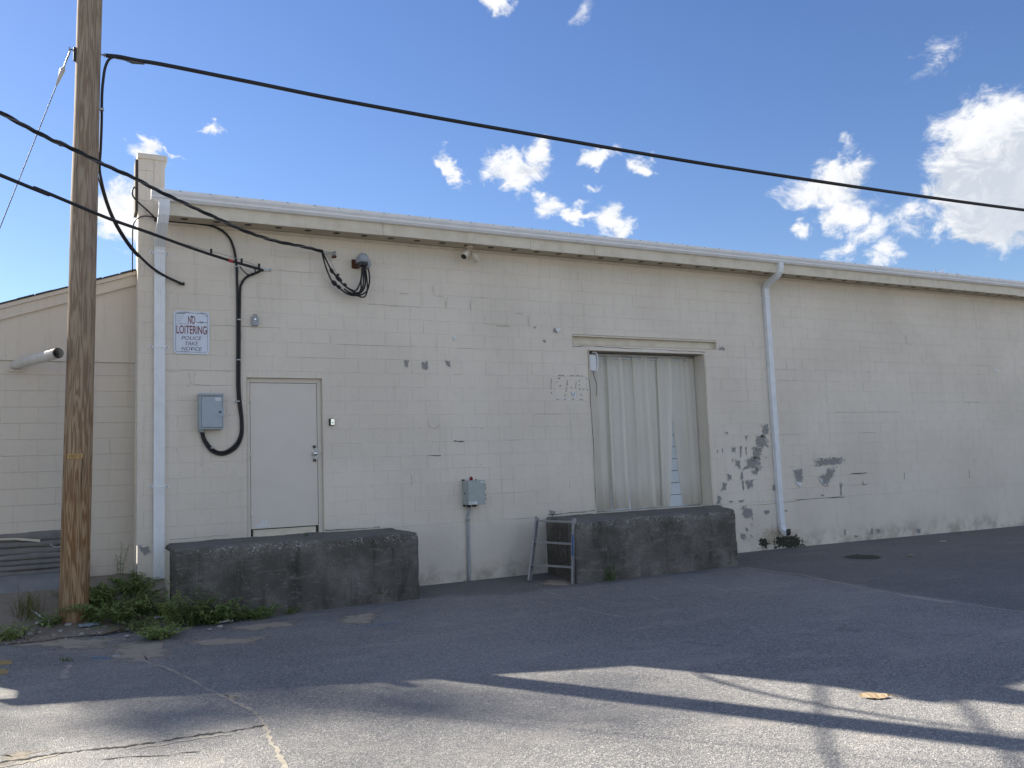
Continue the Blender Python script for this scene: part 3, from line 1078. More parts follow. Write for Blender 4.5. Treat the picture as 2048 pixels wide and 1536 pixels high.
# --- loading door: sectional door panels behind the curtain
bx0, bx1, bz0, bz1 = BAY
ODY = WALL + .345
nP = 13
ph = (bz1 - bz0) / nP
od = MB().box(bx0 - .02, bx1 + .02, ODY + .02, ODY + .05, bz0 - .02, bz1 + .02).build('overhead_door', 'dark_metal', WH)
for i in range(nP):
    MB().box(bx0 - .01, bx1 + .01, ODY - .006, ODY + .018, bz0 + i * ph + .0045, bz0 + (i + 1) * ph - .0045, .004).build('panel', 'overhead_door_white', od)
MB().box(bx0 - .004, bx1 + .004, WALL - .006, WALL + .05, bz1 - .055, bz1 + .004, .004).build('bay_header', 'wall_paint', WH)
MB().box(bx0 + .004, bx1 - .004, WALL + .052, WALL + .40, bz1 - .06, bz1 - .005).build('bay_header_inner', 'header_brown', WH)
for k_, sx in ((0, bx0), (1, bx1)):
    MB().box(sx - .03 * (1 - k_) - .002, sx + .03 * k_ + .002, WALL - .006, WALL + .012, bz0 + .02, bz1 - .056, .002).build('bay_corner_guard', 'trim_paint', WH)
for i in range(2):
    MB().box(bx0 + .004, bx1 - .004, WALL + .26 + i * .03, WALL + .3 + i * .03, bz1 - .10 - .05 * i, bz1 - .065 - .05 * i, .004).build('curtain_rail', 'galvanised', WH)

# curtain strips
CT = thing('strip_curtain', 'translucent yellowed plastic strip curtain hanging in the loading door', 'curtain', ((bx0 + bx1) / 2, WALL + .2, bz0))
ns = 9
cw = (bx1 - bx0 - .04) / ns
r = random.Random(21)
for i in range(ns):
    xa = bx0 + .02 + i * cw - .02
    xb = xa + cw + .05
    tl, trr = r.uniform(-.02, .02), r.uniform(-.03, .03)
    if i == 6:
        trr = -.21
        tl = -.04
    if i == 7:
        tl = .17
        trr = .06
    if i == 8:
        tl = .05
        trr = .0
    nx, nz = 14, 26
    ph_, am = r.uniform(0, 6.28), r.uniform(.02, .042)
    vs = []
    for b_ in range(nz):
        t = b_ / (nz - 1)
        z = bz1 - .085 - t * (bz1 - .085 - bz0 - .015 - .02 * r.random())
        for a in range(nx):
            u = a / (nx - 1)
            x = xa + (xb - xa) * u + (tl * (1 - u) + trr * u) * (t ** 1.6)
            x = min(max(x, bx0 + .01), bx1 - .012)
            y = WALL + .285 + (.022 if i % 2 else 0) + am * (.35 + .65 * t) * math.sin(ph_ + u * 5.2 + t * .7) + .006 * math.sin(u * 17 + i)
            vs.append((x, y, z))
    mb = MB().add(vs, [[b_ * nx + a, b_ * nx + a + 1, (b_ + 1) * nx + a + 1, (b_ + 1) * nx + a] for b_ in range(nz - 1) for a in range(nx - 1)], True)
    mb.build('strip', 'curtain_plastic', CT)

# door operator in the corner of the bay
p0 = atY(1186, 710, WALL + .1)
OP = thing('door_operator', 'small white motor box tucked in the upper corner of the loading door', 'motor box', (bx0 + .12, WALL + .12, bz1 - .38))
MB().box(bx0 + .048, bx0 + .175, WALL + .06, WALL + .17, bz1 - .39, bz1 - .12, .012).build('housing', 'white_plastic', OP)
MB().tube(spline([(bx0 + .13, WALL + .11, bz1 - .07), (bx0 + .19, WALL + .08, bz1 - .08), (bx0 + .21, WALL + .07, bz1 - .16), (bx0 + .205, WALL + .07, bz1 - .27), (bx0 + .19, WALL + .08, bz1 - .38), (bx0 + .17, WALL + .1, bz1 - .42)]), .014, 8).build('conduit', 'white_plastic', OP)
MB().tube(spline([(bx0 + .13, WALL + .1, bz1 - .39), (bx0 + .15, WALL + .1, bz1 - .5), (bx0 + .19, WALL + .1, bz1 - .62), (bx0 + .18, WALL + .12, bz1 - .8)]), .006, 6).build('wire', 'cable_grey', OP)

# --- peeled paint, cracks and curled flakes on the wall
Z7 = lambda zx, zy: (1380 + zx * .24414, 780 + zy * .24414)
Z3 = lambda zx, zy: (640 + zx * .27344, 600 + zy * .27344)
PR = random.Random(77)


def wallp(p, d=.006):
    q = atY(p[0], p[1], WALL - d)
    return q


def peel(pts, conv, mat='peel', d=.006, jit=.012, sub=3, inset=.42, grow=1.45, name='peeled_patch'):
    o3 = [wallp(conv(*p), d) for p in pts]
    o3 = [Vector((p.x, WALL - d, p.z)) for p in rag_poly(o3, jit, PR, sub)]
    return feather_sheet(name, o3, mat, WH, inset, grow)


def pbox(x0, y0, x1, y1):
    return [(x0, y0), (x1, y0 + PR.uniform(-1, 1) * 8), (x1 - 4, y1), (x0 + 5, y1 - 6)]


# the long torn strip is laid as several patches so that its outline stays true
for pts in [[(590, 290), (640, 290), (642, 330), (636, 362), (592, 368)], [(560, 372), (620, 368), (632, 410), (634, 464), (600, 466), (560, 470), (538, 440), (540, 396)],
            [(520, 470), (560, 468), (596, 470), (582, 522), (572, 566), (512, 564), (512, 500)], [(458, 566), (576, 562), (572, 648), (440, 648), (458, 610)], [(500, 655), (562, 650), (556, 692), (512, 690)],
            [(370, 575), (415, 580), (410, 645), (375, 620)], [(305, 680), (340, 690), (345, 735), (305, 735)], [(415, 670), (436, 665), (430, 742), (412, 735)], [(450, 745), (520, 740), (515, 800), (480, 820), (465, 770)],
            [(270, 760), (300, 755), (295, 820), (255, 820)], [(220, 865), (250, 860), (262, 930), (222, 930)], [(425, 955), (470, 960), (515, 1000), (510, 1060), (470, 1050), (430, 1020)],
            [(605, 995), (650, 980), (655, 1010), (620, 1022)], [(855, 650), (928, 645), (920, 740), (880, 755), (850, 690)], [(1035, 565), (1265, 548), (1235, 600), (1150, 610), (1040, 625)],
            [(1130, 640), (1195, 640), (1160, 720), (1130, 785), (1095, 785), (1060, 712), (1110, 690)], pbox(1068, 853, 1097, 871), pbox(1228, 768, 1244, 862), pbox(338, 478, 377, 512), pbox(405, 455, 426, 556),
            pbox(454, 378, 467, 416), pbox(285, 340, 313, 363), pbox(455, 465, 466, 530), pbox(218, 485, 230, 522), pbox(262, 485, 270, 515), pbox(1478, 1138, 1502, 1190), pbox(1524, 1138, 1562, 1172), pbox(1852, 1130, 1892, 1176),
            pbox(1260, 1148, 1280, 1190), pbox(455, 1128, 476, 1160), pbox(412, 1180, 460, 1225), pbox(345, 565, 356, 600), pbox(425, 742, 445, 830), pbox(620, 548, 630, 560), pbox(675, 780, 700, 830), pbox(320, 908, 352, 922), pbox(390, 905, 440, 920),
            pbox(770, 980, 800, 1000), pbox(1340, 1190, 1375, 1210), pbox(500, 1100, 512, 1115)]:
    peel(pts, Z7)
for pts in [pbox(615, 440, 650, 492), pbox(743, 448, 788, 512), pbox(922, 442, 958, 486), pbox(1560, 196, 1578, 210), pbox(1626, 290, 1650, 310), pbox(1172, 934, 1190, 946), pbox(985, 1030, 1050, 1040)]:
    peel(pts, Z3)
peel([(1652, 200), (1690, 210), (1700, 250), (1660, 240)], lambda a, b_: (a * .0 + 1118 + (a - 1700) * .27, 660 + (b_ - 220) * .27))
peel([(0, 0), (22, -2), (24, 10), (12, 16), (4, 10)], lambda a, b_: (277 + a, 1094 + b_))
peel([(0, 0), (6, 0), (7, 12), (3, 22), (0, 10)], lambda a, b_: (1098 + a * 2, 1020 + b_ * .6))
# mould and splash at the foot of the right downspout
peel([(700, 1195), (800, 1180), (880, 1190), (935, 1250), (935, 1285), (800, 1300), (690, 1305), (680, 1250)], Z7, 'moss', .008, .03, 3, .55, 1.3, 'mould_stain')
peel([(575, 1205), (620, 1200), (650, 1270), (640, 1300), (560, 1300)], Z7, 'moss', .0085, .03, 3, .5, 1.4, 'mould_stain')
peel([(560, 1130), (700, 1100), (900, 1150), (960, 1250), (800, 1290), (540, 1300)], Z7, 'yellow_stain', .007, .03, 3, .4, 1.5, 'splash_stain')
# curled paint flakes
for tri in [(Z7(855, 742), Z7(922, 766), Z7(905, 802)), (Z7(1048, 712), Z7(1088, 745), Z7(1096, 788)), (Z3(1722, 206), Z3(1762, 210), Z3(1740, 246)), (Z3(972, 266), Z3(1002, 268), Z3(982, 300)),
            ((1990, 738), (1999, 741), (1991, 745)), (Z7(500, 1180), Z7(520, 1185), Z7(508, 1210)), ((322, 1076), (330, 1083), (324, 1090))]:
    a, b_, c = [wallp(p, .012) for p in tri]
    m_ = (a + b_ + c) / 3 + Vector((0, -.03, .0))
    MB().add([a, b_, c, m_], [[0, 1, 3], [1, 2, 3], [2, 0, 3]], True).build('paint_flake', 'chip_white', WH)


def wall_line(px, wdt, mat, d=.0068, name='joint_crack', wob=.006):
    r = PR
    pts = [wallp(p, d) for p in px]
    path = []
    for a, b_ in zip(pts, pts[1:]):
        for k_ in range(4):
            path.append(a.lerp(b_, k_ / 4))
    path.append(pts[-1])
    L, Q = [], []
    for i, p in enumerate(path):
        t = (path[min(i + 1, len(path) - 1)] - path[max(0, i - 1)]).normalized()
        nn = Vector((-t.z, 0, t.x))
        q = p + nn * r.uniform(-wob, wob)
        ww = wdt * r.uniform(.2, .95)
        L.append(q + nn * ww / 2)
        Q.append(q - nn * ww / 2)
    n = len(path)
    for ps in (L, Q):
        for p in ps:
            p.y = WALL - d
    MB().add(L + Q, [[n + i, n + i + 1, i + 1, i] for i in range(n - 1)]).build(name, mat, WH)


for px, wd in [([(865, 570), (867, 591), (886, 594), (892, 600), (893, 617)], .008), ([(800, 586), (816, 588)], .010), ([(735, 608), (842, 615)], .006), ([(940, 602), (941, 620)], .012), ([(890, 604), (891, 617)], .01),
               ([(969, 648), (1020, 652)], .006), ([(1030, 626), (1044, 629)], .012), ([(993, 652), (1020, 653)], .012), ([(1056, 632), (1057, 653)], .01), ([(855, 846), (862, 856), (872, 857), (880, 848)], .012),
               ([(908, 882), (928, 883)], .02), ([(855, 911), (882, 911)], .014), ([(823, 950), (824, 966), (822, 970)], .012), ([(1780, 640), (1781, 647)], .012), ([(1795, 653), (1797, 663)], .012), ([(1811, 671), (1813, 687), (1825, 689)], .012),
               ([(1672, 824), (1798, 824)], .010), ([(1720, 694), (1790, 700)], .006), ([(2036, 756), (2038, 769)], .012), ([(1924, 793), (1927, 804), (1960, 805)], .010), ([(1948, 918), (1949, 928)], .012), ([(1938, 942), (1939, 955)], .014), ([(1808, 944), (1809, 958)], .014),
               ([(1700, 948), (1734, 946)], .020), ([(1726, 962), (1726, 970), (1735, 968)], .014), ([(1590, 1000), (1640, 997), (1690, 994)], .016), ([(1480, 1012), (1540, 1008), (1600, 1001)], .012), ([(85, 900), (85, 900.5)], .001),
               ([(1144, 693), (1180, 692), (1260, 697), (1330, 700), (1410, 705)], .014), ([(1176, 700), (1180, 780), (1186, 880), (1192, 1015)], .014), ([(1409, 712), (1416, 860), (1425, 1008)], .010), ([(340, 1080), (400, 1074), (460, 1070)], .010), ([(650, 1061), (700, 1058), (760, 1054)], .014), ([(1095, 1030), (1140, 1026), (1190, 1021)], .014),
               ([(378, 745), (381, 765), (385, 768), (420, 771)], .006), ([(300, 742), (340, 742), (400, 740), (470, 743)], .005)]:
    wall_line(px, wd, 'crack_dark' if wd > .0125 else 'hairline')

# paint cracked open along stretches of the joints: too many fine ones to count
mb = MB()
jr = random.Random(15)
for i in range(60):
    x0 = jr.uniform(XL + .1, 21)
    kz = jr.randrange(0, 20)
    z = PL + CH * kz
    L = jr.choice((.2, .4, .8, 1.2)) * jr.uniform(.5, 1.2)
    if any(h[0] - .05 < x0 + L and x0 < h[1] + .05 and h[2] - .02 < z < h[3] + .02 for h in HOLES):
        continue
    n = max(3, int(L / .06))
    wd_ = jr.uniform(.001, .0032)
    up_ = []
    dn_ = []
    for q in range(n + 1):
        t = q / n
        ww = wd_ * math.sin(math.pi * min(.97, max(.03, t))) ** .5 * jr.uniform(.5, 1.2)
        zz = z + jr.uniform(-.0015, .0015)
        up_.append((x0 + L * t, WALL - .0042, zz + ww))
        dn_.append((x0 + L * t, WALL - .0042, zz - ww))
    mb.add(up_ + dn_, [[n + 1 + q, n + 2 + q, q + 1, q] for q in range(n)])
for i in range(26):
    x0 = 3.411 + CH * jr.randrange(-12, 80)
    z = PL + CH * jr.randrange(0, 19)
    if any(h[0] - .05 < x0 < h[1] + .05 and h[2] - .25 < z < h[3] + .02 for h in HOLES):
        continue
    wd_ = jr.uniform(.0015, .004)
    mb.add([(x0 - wd_, WALL - .0042, z + .02), (x0 + wd_, WALL - .0042, z + .02), (x0 + wd_ * .6, WALL - .0042, z + CH * jr.uniform(.5, .95)), (x0 - wd_ * .6, WALL - .0042, z + CH * .5)], [[0, 1, 2, 3]])
tag(mb.build('joint_crack', 'hairline', WH), kind='stuff')

# worn stencilled frame with letters beside the loading door: broken dashes of bare and white
gr = random.Random(4)
STR = [[(1700, 548), (1760, 553), (1860, 553), (1955, 556)], [(1693, 560), (1690, 620), (1693, 700), (1705, 726)], [(1705, 726), (1770, 727), (1860, 728), (1940, 730)], [(1955, 556), (1958, 640), (1955, 725)],
       [(1757, 570), (1737, 580), (1722, 640), (1716, 690), (1727, 708), (1742, 690)], [(1752, 632), (1782, 612)], [(1812, 575), (1806, 640), (1797, 690), (1787, 708), (1780, 688)], [(1838, 620), (1841, 690), (1856, 702), (1868, 660), (1876, 580)], [(1896, 585), (1901, 660), (1913, 702), (1926, 690), (1931, 600), (1942, 575)]]
for s_i, st in enumerate(STR):
    path = []
    for a, b_ in zip(st, st[1:]):
        n = max(1, int(math.hypot(b_[0] - a[0], b_[1] - a[1]) / 13))
        path += [(a[0] + (b_[0] - a[0]) * q / n, a[1] + (b_[1] - a[1]) * q / n) for q in range(n)]
    for a, b_ in zip(path, path[1:]):
        if gr.random() < .22:
            continue
        white = gr.random() < (.65 if s_i in (2, 3, 8) else .2)
        wall_line([Z3(*a), Z3(a[0] + (b_[0] - a[0]) * .8, a[1] + (b_[1] - a[1]) * .8)], .020, 'chip_white' if white else 'bare_block', .0078, 'worn_stencil', .004)
peel([(1838, 672), (1872, 672), (1868, 712), (1838, 712)], Z3, 'oldpaint_white', .0074, .01, 2, .5, 1.3, 'worn_stencil')
peel([(0, 0), (14, 1), (14, 9), (0, 8)], lambda a, b_: (1436 + a, 692 + b_), 'peel', .0074, .008, 2, .1, 1.3, 'peeled_patch')

# ------------------------------------------------------------------ annex on the left
AX = thing('annex', 'lower tan annex with sloping roof joined to the warehouse corner', 'building', (-3, ANX, .4))
rz = lambda x: 4.40 + .352 * (x - .69)
mb = MB()
mb.add([(-2.7, ANX + .007, .0), (XL - .002, ANX + .007, .0), (XL - .002, ANX + .007, 3.6), (-1.0, ANX + .007, 3.6), (-2.7, ANX + .007, 3.2)], [[0, 1, 2, 3, 4]])
mb.add([(-2.7, 24, 0), (-2.7, ANX, 0), (-2.7, ANX, rz(-2.7)), (-2.7, 24, rz(-2.7))], [[0, 1, 2, 3]])
mb.build('wall', 'annex_paint', AX)
zs_ = atY(200, 724.5, ANX).z
mb = MB()
mb.add([(-2.7, ANX - .018, zs_), (XL - .003, ANX - .018, zs_), (XL - .003, ANX - .018, rz(XL) - .04), (-2.7, ANX - .018, max(rz(-2.7) - .04, zs_ + .001)), (-2.7, ANX + .006, zs_), (XL - .003, ANX + .006, zs_)], [[0, 1, 2, 3], [4, 5, 1, 0]])
mb.build('siding_panel', 'annex_paint', AX)
zc = atY(200, 751.5, ANX).z
ab = lay(-2.7, XL - .004, zc + CH, zs_ - .003, .30, [], -.63)
put_blocks(ab, ANX, AX, 'annex_paint', 150, lambda q: -(q[0] + q[1]) / 2)


def rake(y0, y1, dz0, dz1, name, mat):
    mb = MB()
    x0, x1 = -2.95, XL - .004
    vs = [(x, y, rz(x) + d) for x in (x0, x1) for (y, d) in ((y0, dz0), (y1, dz0), (y1, dz1), (y0, dz1))]
    mb.add(vs, [[0, 4, 5, 1], [1, 5, 6, 2], [2, 6, 7, 3], [3, 7, 4, 0], [0, 1, 2, 3], [7, 6, 5, 4]])
    return mb.build(name, mat, AX)


rake(ANX - .05, ANX - .019, -.135, .0, 'rake_board', 'annex_paint')
rake(ANX - .075, ANX - .02, .001, .052, 'rake_trim', 'annex_paint')
mb = MB()
vs = [(x, y, rz(x) + d) for x in (-2.95, XL) for (y, d) in ((ANX - .085, .054), (24, .054), (24, .066), (ANX - .085, .066))]
mb.add(vs, [[0, 4, 5, 1], [1, 5, 6, 2], [2, 6, 7, 3], [3, 7, 4, 0], [0, 1, 2, 3], [7, 6, 5, 4]])
mb.build('roof', 'roofing', AX)
r = random.Random(2)
for i in range(19):
    x = -2.95 + i * .19 + r.uniform(-.03, .03)
    u = .004 + r.uniform(0, .008)
    vs = [(q, y, rz(q) + .0662 + d) for q in (x, x + .185) for (y, d) in ((ANX - .095, 0), (ANX - .02, 0), (ANX - .02, u), (ANX - .095, u))]
    MB().add(vs, [[0, 4, 5, 1], [1, 5, 6, 2], [2, 6, 7, 3], [3, 7, 4, 0], [0, 1, 2, 3], [7, 6, 5, 4]]).build('shingle', 'roofing', AX)
# worn concrete footing in rough ledges under the annex wall
lz = [1.085, .985, .915, .83, .765, .70, .64, .575]
r = random.Random(31)
for i, (a, b_) in enumerate(zip(lz, lz[1:])):
    n = 40
    yb = ANX - .03 - (.004, .014, .016, .024, .024, .034, .036)[i] - .003 * i
    xsx = [-2.72 + (2.74 + .02 * i) * q / (n - 1) for q in range(n)]
    vs = []
    for q in xsx:
        wv_ = .022 * noise.noise(Vector((q * 2.2, i * 3.1, 0))) + .010 * noise.noise(Vector((q * 7, i, 4)))
        wt_ = .022 * noise.noise(Vector((q * 1.5, i * 1.7, 9))) + .008 * noise.noise(Vector((q * 6, i * 1.7, 2)))
        vs += [(q, ANX + .02, b_ + .002), (q, yb + wv_, b_ + .002), (q, yb - .008 + wv_, b_ + .02), (q, yb + .002 + wv_, a - .018 + wt_), (q, yb + .02 + wv_, a + wt_), (q, ANX + .02, a + wt_ + .004)]
    fs = [[q * 6 + e, (q + 1) * 6 + e, (q + 1) * 6 + e + 1, q * 6 + e + 1] for q in range(n - 1) for e in range(5)]
    fs += [[0, 1, 2, 3, 4, 5], [(n - 1) * 6 + e for e in range(5, -1, -1)]]
    MB().add(vs, [f[::-1] for f in fs], True).build('footing_ledge', 'ledge_concrete', AX)
n = 24
vs = []
for q in range(n):
    x = -1.9 + 1.52 * q / (n - 1)
    e = .010 + .006 * noise.noise(Vector((x * 5, 2, 0))) + (.006 if q > n - 5 else 0)
    zc_ = 1.03 + .012 * noise.noise(Vector((x * 2.5, 7, 0))) - (.012 * (q - n + 5) if q > n - 5 else 0)
    vs += [(x, ANX - .075, zc_ - e), (x, ANX - .078, zc_ + e)]
MB().add(vs, [[q * 2, q * 2 + 2, q * 2 + 3, q * 2 + 1] for q in range(n - 1)]).build('paint_drip', 'annex_paint', AX)
# concrete apron strip below it
mb = MB()
n = 30
vs = []
for i in range(n):
    x = -3.6 + 3.7 * i / (n - 1)
    for y, z in ((ANX + .01, .60), (11.98, .56), (11.78, .475), (11.74, .40)):
        vs.append((x, y + .015 * noise.noise(Vector((x * 2, z * 5, 0))), z + .010 * noise.noise(Vector((x * 3, y * 3, 4)))))
mb.add(vs, [[i * 4 + e, i * 4 + e + 1, (i + 1) * 4 + e + 1, (i + 1) * 4 + e] for i in range(n - 1) for e in range(3)], True)
ap = mb.build('path', 'slab_concrete')
tag(ap, 'cracked narrow concrete apron along the annex footing', kind='structure')

# ------------------------------------------------------------------ concrete docks
def dock(name, label, back, front, ztop, seed):
    """back, front: (x0, x1); a worn slab standing against the wall"""
    yb, yf = WALL - .004, front[2]
    bm = bmesh.new()
    v = [bm.verts.new(p) for p in [(back[0], yb, -.15), (back[1], yb, -.15), (front[1], yf, -.15), (front[0], yf, -.15), (back[0], yb, ztop), (back[1], yb, ztop), (front[1], yf, ztop), (front[0], yf, ztop)]]
    for f in ([3, 2, 1, 0], [4, 5, 6, 7], [0, 1, 5, 4], [1, 2, 6, 5], [2, 3, 7, 6], [3, 0, 4, 7]):
        bm.faces.new([v[i] for i in f])
    bm.normal_update()
    ed = [e for e in bm.edges if max(p.co.y for p in e.verts) < yb - .01 or (e.verts[0].co.z > 0 and e.verts[1].co.z > 0 and not all(p.co.y > yb - .01 for p in e.verts))]
    bmesh.ops.bevel(bm, geom=ed, offset=.05, segments=3, profile=.55, affect='EDGES')
    me = bpy.data.meshes.new(name)
    bm.to_mesh(me)
    bm.free()
    tmp = bpy.data.objects.new('tmp', me)
    col.objects.link(tmp)
    md = tmp.modifiers.new('r', 'REMESH')
    md.mode = 'VOXEL'
    md.voxel_size = .022
    bpy.context.view_layer.update()
    m2 = bpy.data.meshes.new_from_object(tmp.evaluated_get(bpy.context.evaluated_depsgraph_get()))
    bpy.data.objects.remove(tmp)
    o0 = Vector(((front[0] + front[1]) / 2, (yb + yf) / 2, 0))
    nr = [x_.vector.copy() for x_ in m2.vertex_normals]
    for vv, nn in zip(m2.vertices, nr):
        p = vv.co
        q = p + Vector((seed, 0, 0))
        d = .016 * noise.noise(q * 1.6) + .010 * noise.noise(q * 5) + .0055 * noise.noise(q * 15)
        e = max(0, 1 - abs(p.z - ztop) / .10) * max(0, 1 - abs(p.y - yf) / .14)      # worn nosing
        d -= e * (.05 * max(0, noise.noise(q * 3.1) + .25) + .05 * max(0, noise.noise(q * 9.3) - .1))
        if p.y > yb - .02:
            d = min(d, 0)
            nn = Vector((0, 0, 0)) if abs(nn.y) > .5 else nn
        vv.co = p + nn * d - o0
    for pl in m2.polygons:
        pl.use_smooth = True
    m2.name = name
    m2.materials.clear()
    o = link(name, m2, 'dock_concrete', None, o0)
    tag(o, label, 'loading dock', 'concrete dock slabs')
    return o


dock('concrete_dock', 'long low weathered concrete slab under the plain door', (1.03, 4.07), (1.03, 4.02, 10.64), .862, 0)
dock('concrete_dock', 'mossy concrete slab below the curtained loading door', (6.60, 10.10), (6.28, 9.22, 10.40), .868, 5)
# painted sliver of trim board at the end of the left slab
MB().box(1.012, 1.026, 11.2, WALL - .02, .1, .80, .002).build('edge_board', 'trim_paint', WH)

# ------------------------------------------------------------------ utility pole
PB = Vector((0.0, 11.2, hgt(0, 11.2)))
PT = Vector((.125, 11.2, 10.6))
UPL = thing('utility_pole', 'weathered brown wooden utility pole standing in the weeds', 'pole', PB)


def polexyz(z):
    return PB.lerp(PT, (z - PB.z) / (PT.z - PB.z))


n, m = 40, 120
mb = MB()
vs = []
for j in range(m):
    z = -.3 + (10.6 + .3) * j / (m - 1)
    c = polexyz(z)
    rr = .158 - .0026 * z - .00 * z
    for i in range(n):
        a = 2 * math.pi * i / n
        d = .006 * noise.noise(Vector((math.cos(a) * 1.5, math.sin(a) * 1.5, z * .5))) + .003 * noise.noise(Vector((math.cos(a) * 6, math.sin(a) * 6, z * .9)))
        vs.append((c.x + (rr + d) * math.cos(a), c.y + (rr + d) * math.sin(a), z))
fs = [[j * n + i, j * n + (i + 1) % n, (j + 1) * n + (i + 1) % n, (j + 1) * n + i] for j in range(m - 1) for i in range(n)] + [[(m - 1) * n + i for i in range(n)]]
mb.add(vs, fs, True)
mb.build('pole_shaft', 'pole_wood', UPL)
tp = atY(150, 912, 11.045)
tg = MB().box(tp.x - .078, tp.x + .078, tp.y - .006, tp.y + .004, tp.z - .03, tp.z + .024, .003).build('number_tag', 'tag_yellow', UPL)
text_mesh('1327 2', 'tag_digits', 'dark_metal', tg, (tp.x, tp.y - .0075, tp.z - .002), .12, .03, 0, .01)
za = atY(150, 102, 11.2).z
c = polexyz(za)
hw = MB().tube([(c.x - .20, c.y - .02, za), (c.x + .24, c.y - .02, za + .0)], .011, 8)
hw.tube([(c.x - .20, c.y - .02, za), (c.x - .215, c.y - .02, za)], .03, 8)
hw.tube([(c.x + .17, c.y - .02, za), (c.x + .185, c.y - .02, za)], .026, 8)
hw.tube([(c.x + .21, c.y - .02, za), (c.x + .225, c.y - .02, za)], .022, 8)
hw.build('through_bolt', 'galvanised', UPL)
MB().box(c.x - .165, c.x - .13, c.y - .05, c.y + .0, za - .14, za + .03, .008).build('guy_bracket', 'dark_metal', UPL)
MB().tube([(c.x + .24, c.y - .02, za), (c.x + .30, c.y - .02, za - .004), (c.x + .36, c.y - .03, za - .02)], [.012, .02, .012], 8).build('strain_clamp', 'galvanised', UPL)

# guy wire
g0 = Vector((c.x - .20, c.y - .03, za - .03))
g1 = atY(0, 455, 11.05)
gd = (g1 - g0).normalized()
ge = g0 + gd * ((g0.z - .05) / -gd.z)
GW = thing('guy_wire', 'thin steel guy wire running down from the pole', 'wire', ge)
MB().tube([g0 + gd * .32, ge], .0062, 6).build('strand', 'cable_grey', GW)
MB().tube([g0, g0 + gd * .36], .011, 6).build('rod', 'galvanised', GW)
MB().tube([g0 + gd * .24, g0 + gd * .27, g0 + gd * .29, g0 + gd * .48], [.022, .030, .028, .011], 12).build('strain_insulator', 'pvc', GW)


# ------------------------------------------------------------------ overhead cables
def pxcurve(px, Ya, Yb):
    n = len(px) - 1
    L = [0]
    for a, b_ in zip(px, px[1:]):
        L.append(L[-1] + math.hypot(b_[0] - a[0], b_[1] - a[1]))
    return [atY(p[0], p[1], Ya + (Yb - Ya) * (l / L[-1])) for p, l in zip(px, L)]


def cable(name, label, pts, r, mat='cable_black', strands=1, pitch=.55, cat='cable', part='cable_sheath', extra=None):
    pts = spline(pts, 8)
    o = thing(name, label, cat, pts[0])
    if strands == 1:
        MB().tube(pts, r, 8).build(part, mat, o)
    else:
        L = 0
        for k_ in range(strands):
            q, L = [], 0
            fine_ = []
            for a, b_ in zip(pts, pts[1:]):
                nn = max(1, int((b_ - a).length / .06))
                fine_ += [a.lerp(b_, t / nn) for t in range(nn)]
            fine_.append(pts[-1])
            for i, p in enumerate(fine_):
                t = (fine_[min(i + 1, len(fine_) - 1)] - fine_[max(0, i - 1)]).normalized()
                u = t.cross(Vector((0, 0, 1))).normalized()
                v = u.cross(t)
                if i:
                    L += (p - fine_[i - 1]).length
                a = 2 * math.pi * (L / pitch + k_ / strands)
                q.append(p + (u * math.cos(a) + v * math.sin(a)) * r * 1.02)
            MB().tube(q, r if k_ else r * .75, 7).build('strand', mat if k_ else 'cable_grey', o)
    return o


def beyond(pts, L, drop=0.):
    d = (pts[0] - pts[1]).normalized()
    return [pts[0] + d * L + Vector((0, 0, drop)), pts[0] + d * L * .5 + Vector((0, 0, drop * .3))] + pts


A = pxcurve([(0, 225), (120, 285), (200, 325), (270, 357), (330, 388), (420, 430), (500, 466), (560, 484), (615, 495), (645, 503)], 9.0, 11.70)
cable('service_cable', 'twisted triple power cable reaching the wall beside the weatherhead', beyond(A, 14, .8), .0125, 'cable_black', 3, .62)
B = pxcurve([(0, 350), (70, 376), (140, 405), (220, 438), (300, 466), (380, 495), (440, 515), (480, 527), (515, 537), (526, 541)], 9.0, 11.72)
tb = cable('telephone_cable', 'black communication cable with red band ending at small wall clamp', beyond(B, 14, .8), .019)
bq = spline(B, 12)
seg = bq[int(len(bq) * .700):int(len(bq) * .735)]
MB().tube(seg, .0215, 10).build('red_band', 'red_band', tb)
MB().tube([p + Vector((0, 0, .025 + .03 * math.sin(i / 40 * 3.14))) for i, p in enumerate(bq[int(len(bq) * .55):int(len(bq) * .93)])], .004, 6).build('messenger_wire', 'galvanised', tb)
for f in (.63, .785, .90):
    p = bq[int(len(bq) * f)]
    MB().box(p.x - .014, p.x + .014, p.y - .018, p.y + .018, p.z + .0, p.z + .075, .008).build('cable_tie', 'cable_black', tb)
T = pxcurve([(212, 111), (240, 114), (275, 121), (330, 130), (500, 164), (700, 204), (1024, 262), (1500, 342), (2048, 420)], 11.15, 8.6)
Tend = T[-1] + (T[-1] - T[-2]).normalized() * 12 + Vector((0, 0, .3))
tw = cable('overhead_cable', 'long black cable strung from the pole high across the sky', T + [T[-1].lerp(Tend, .5), Tend], .027)
q = spline(T, 8)
MB().tube([q[10] + Vector((0, 0, -.028)), q[14] + Vector((0, 0, -.035)), q[19] + Vector((0, 0, -.03))], [.006, .022, .012], 8).build('dead_end_clamp', 'cable_grey', tw)
MB().tube([q[3] + Vector((0, 0, -.02)), q[10] + Vector((0, 0, -.035))], .005, 6).build('tail_wire', 'galvanised', tw)
D1 = pxcurve([(232, 113), (219, 118), (211, 133), (207, 155), (204, 190), (203, 250), (201, 300), (199, 335), (203, 362), (213, 400), (226, 434), (245, 468), (268, 500), (300, 532), (330, 552), (367, 569)], 11.06, 11.80)
dr = cable('drop_cable', 'slack black cable dropping down the pole side to a wall hook', D1, .017)
q = spline(D1, 8)
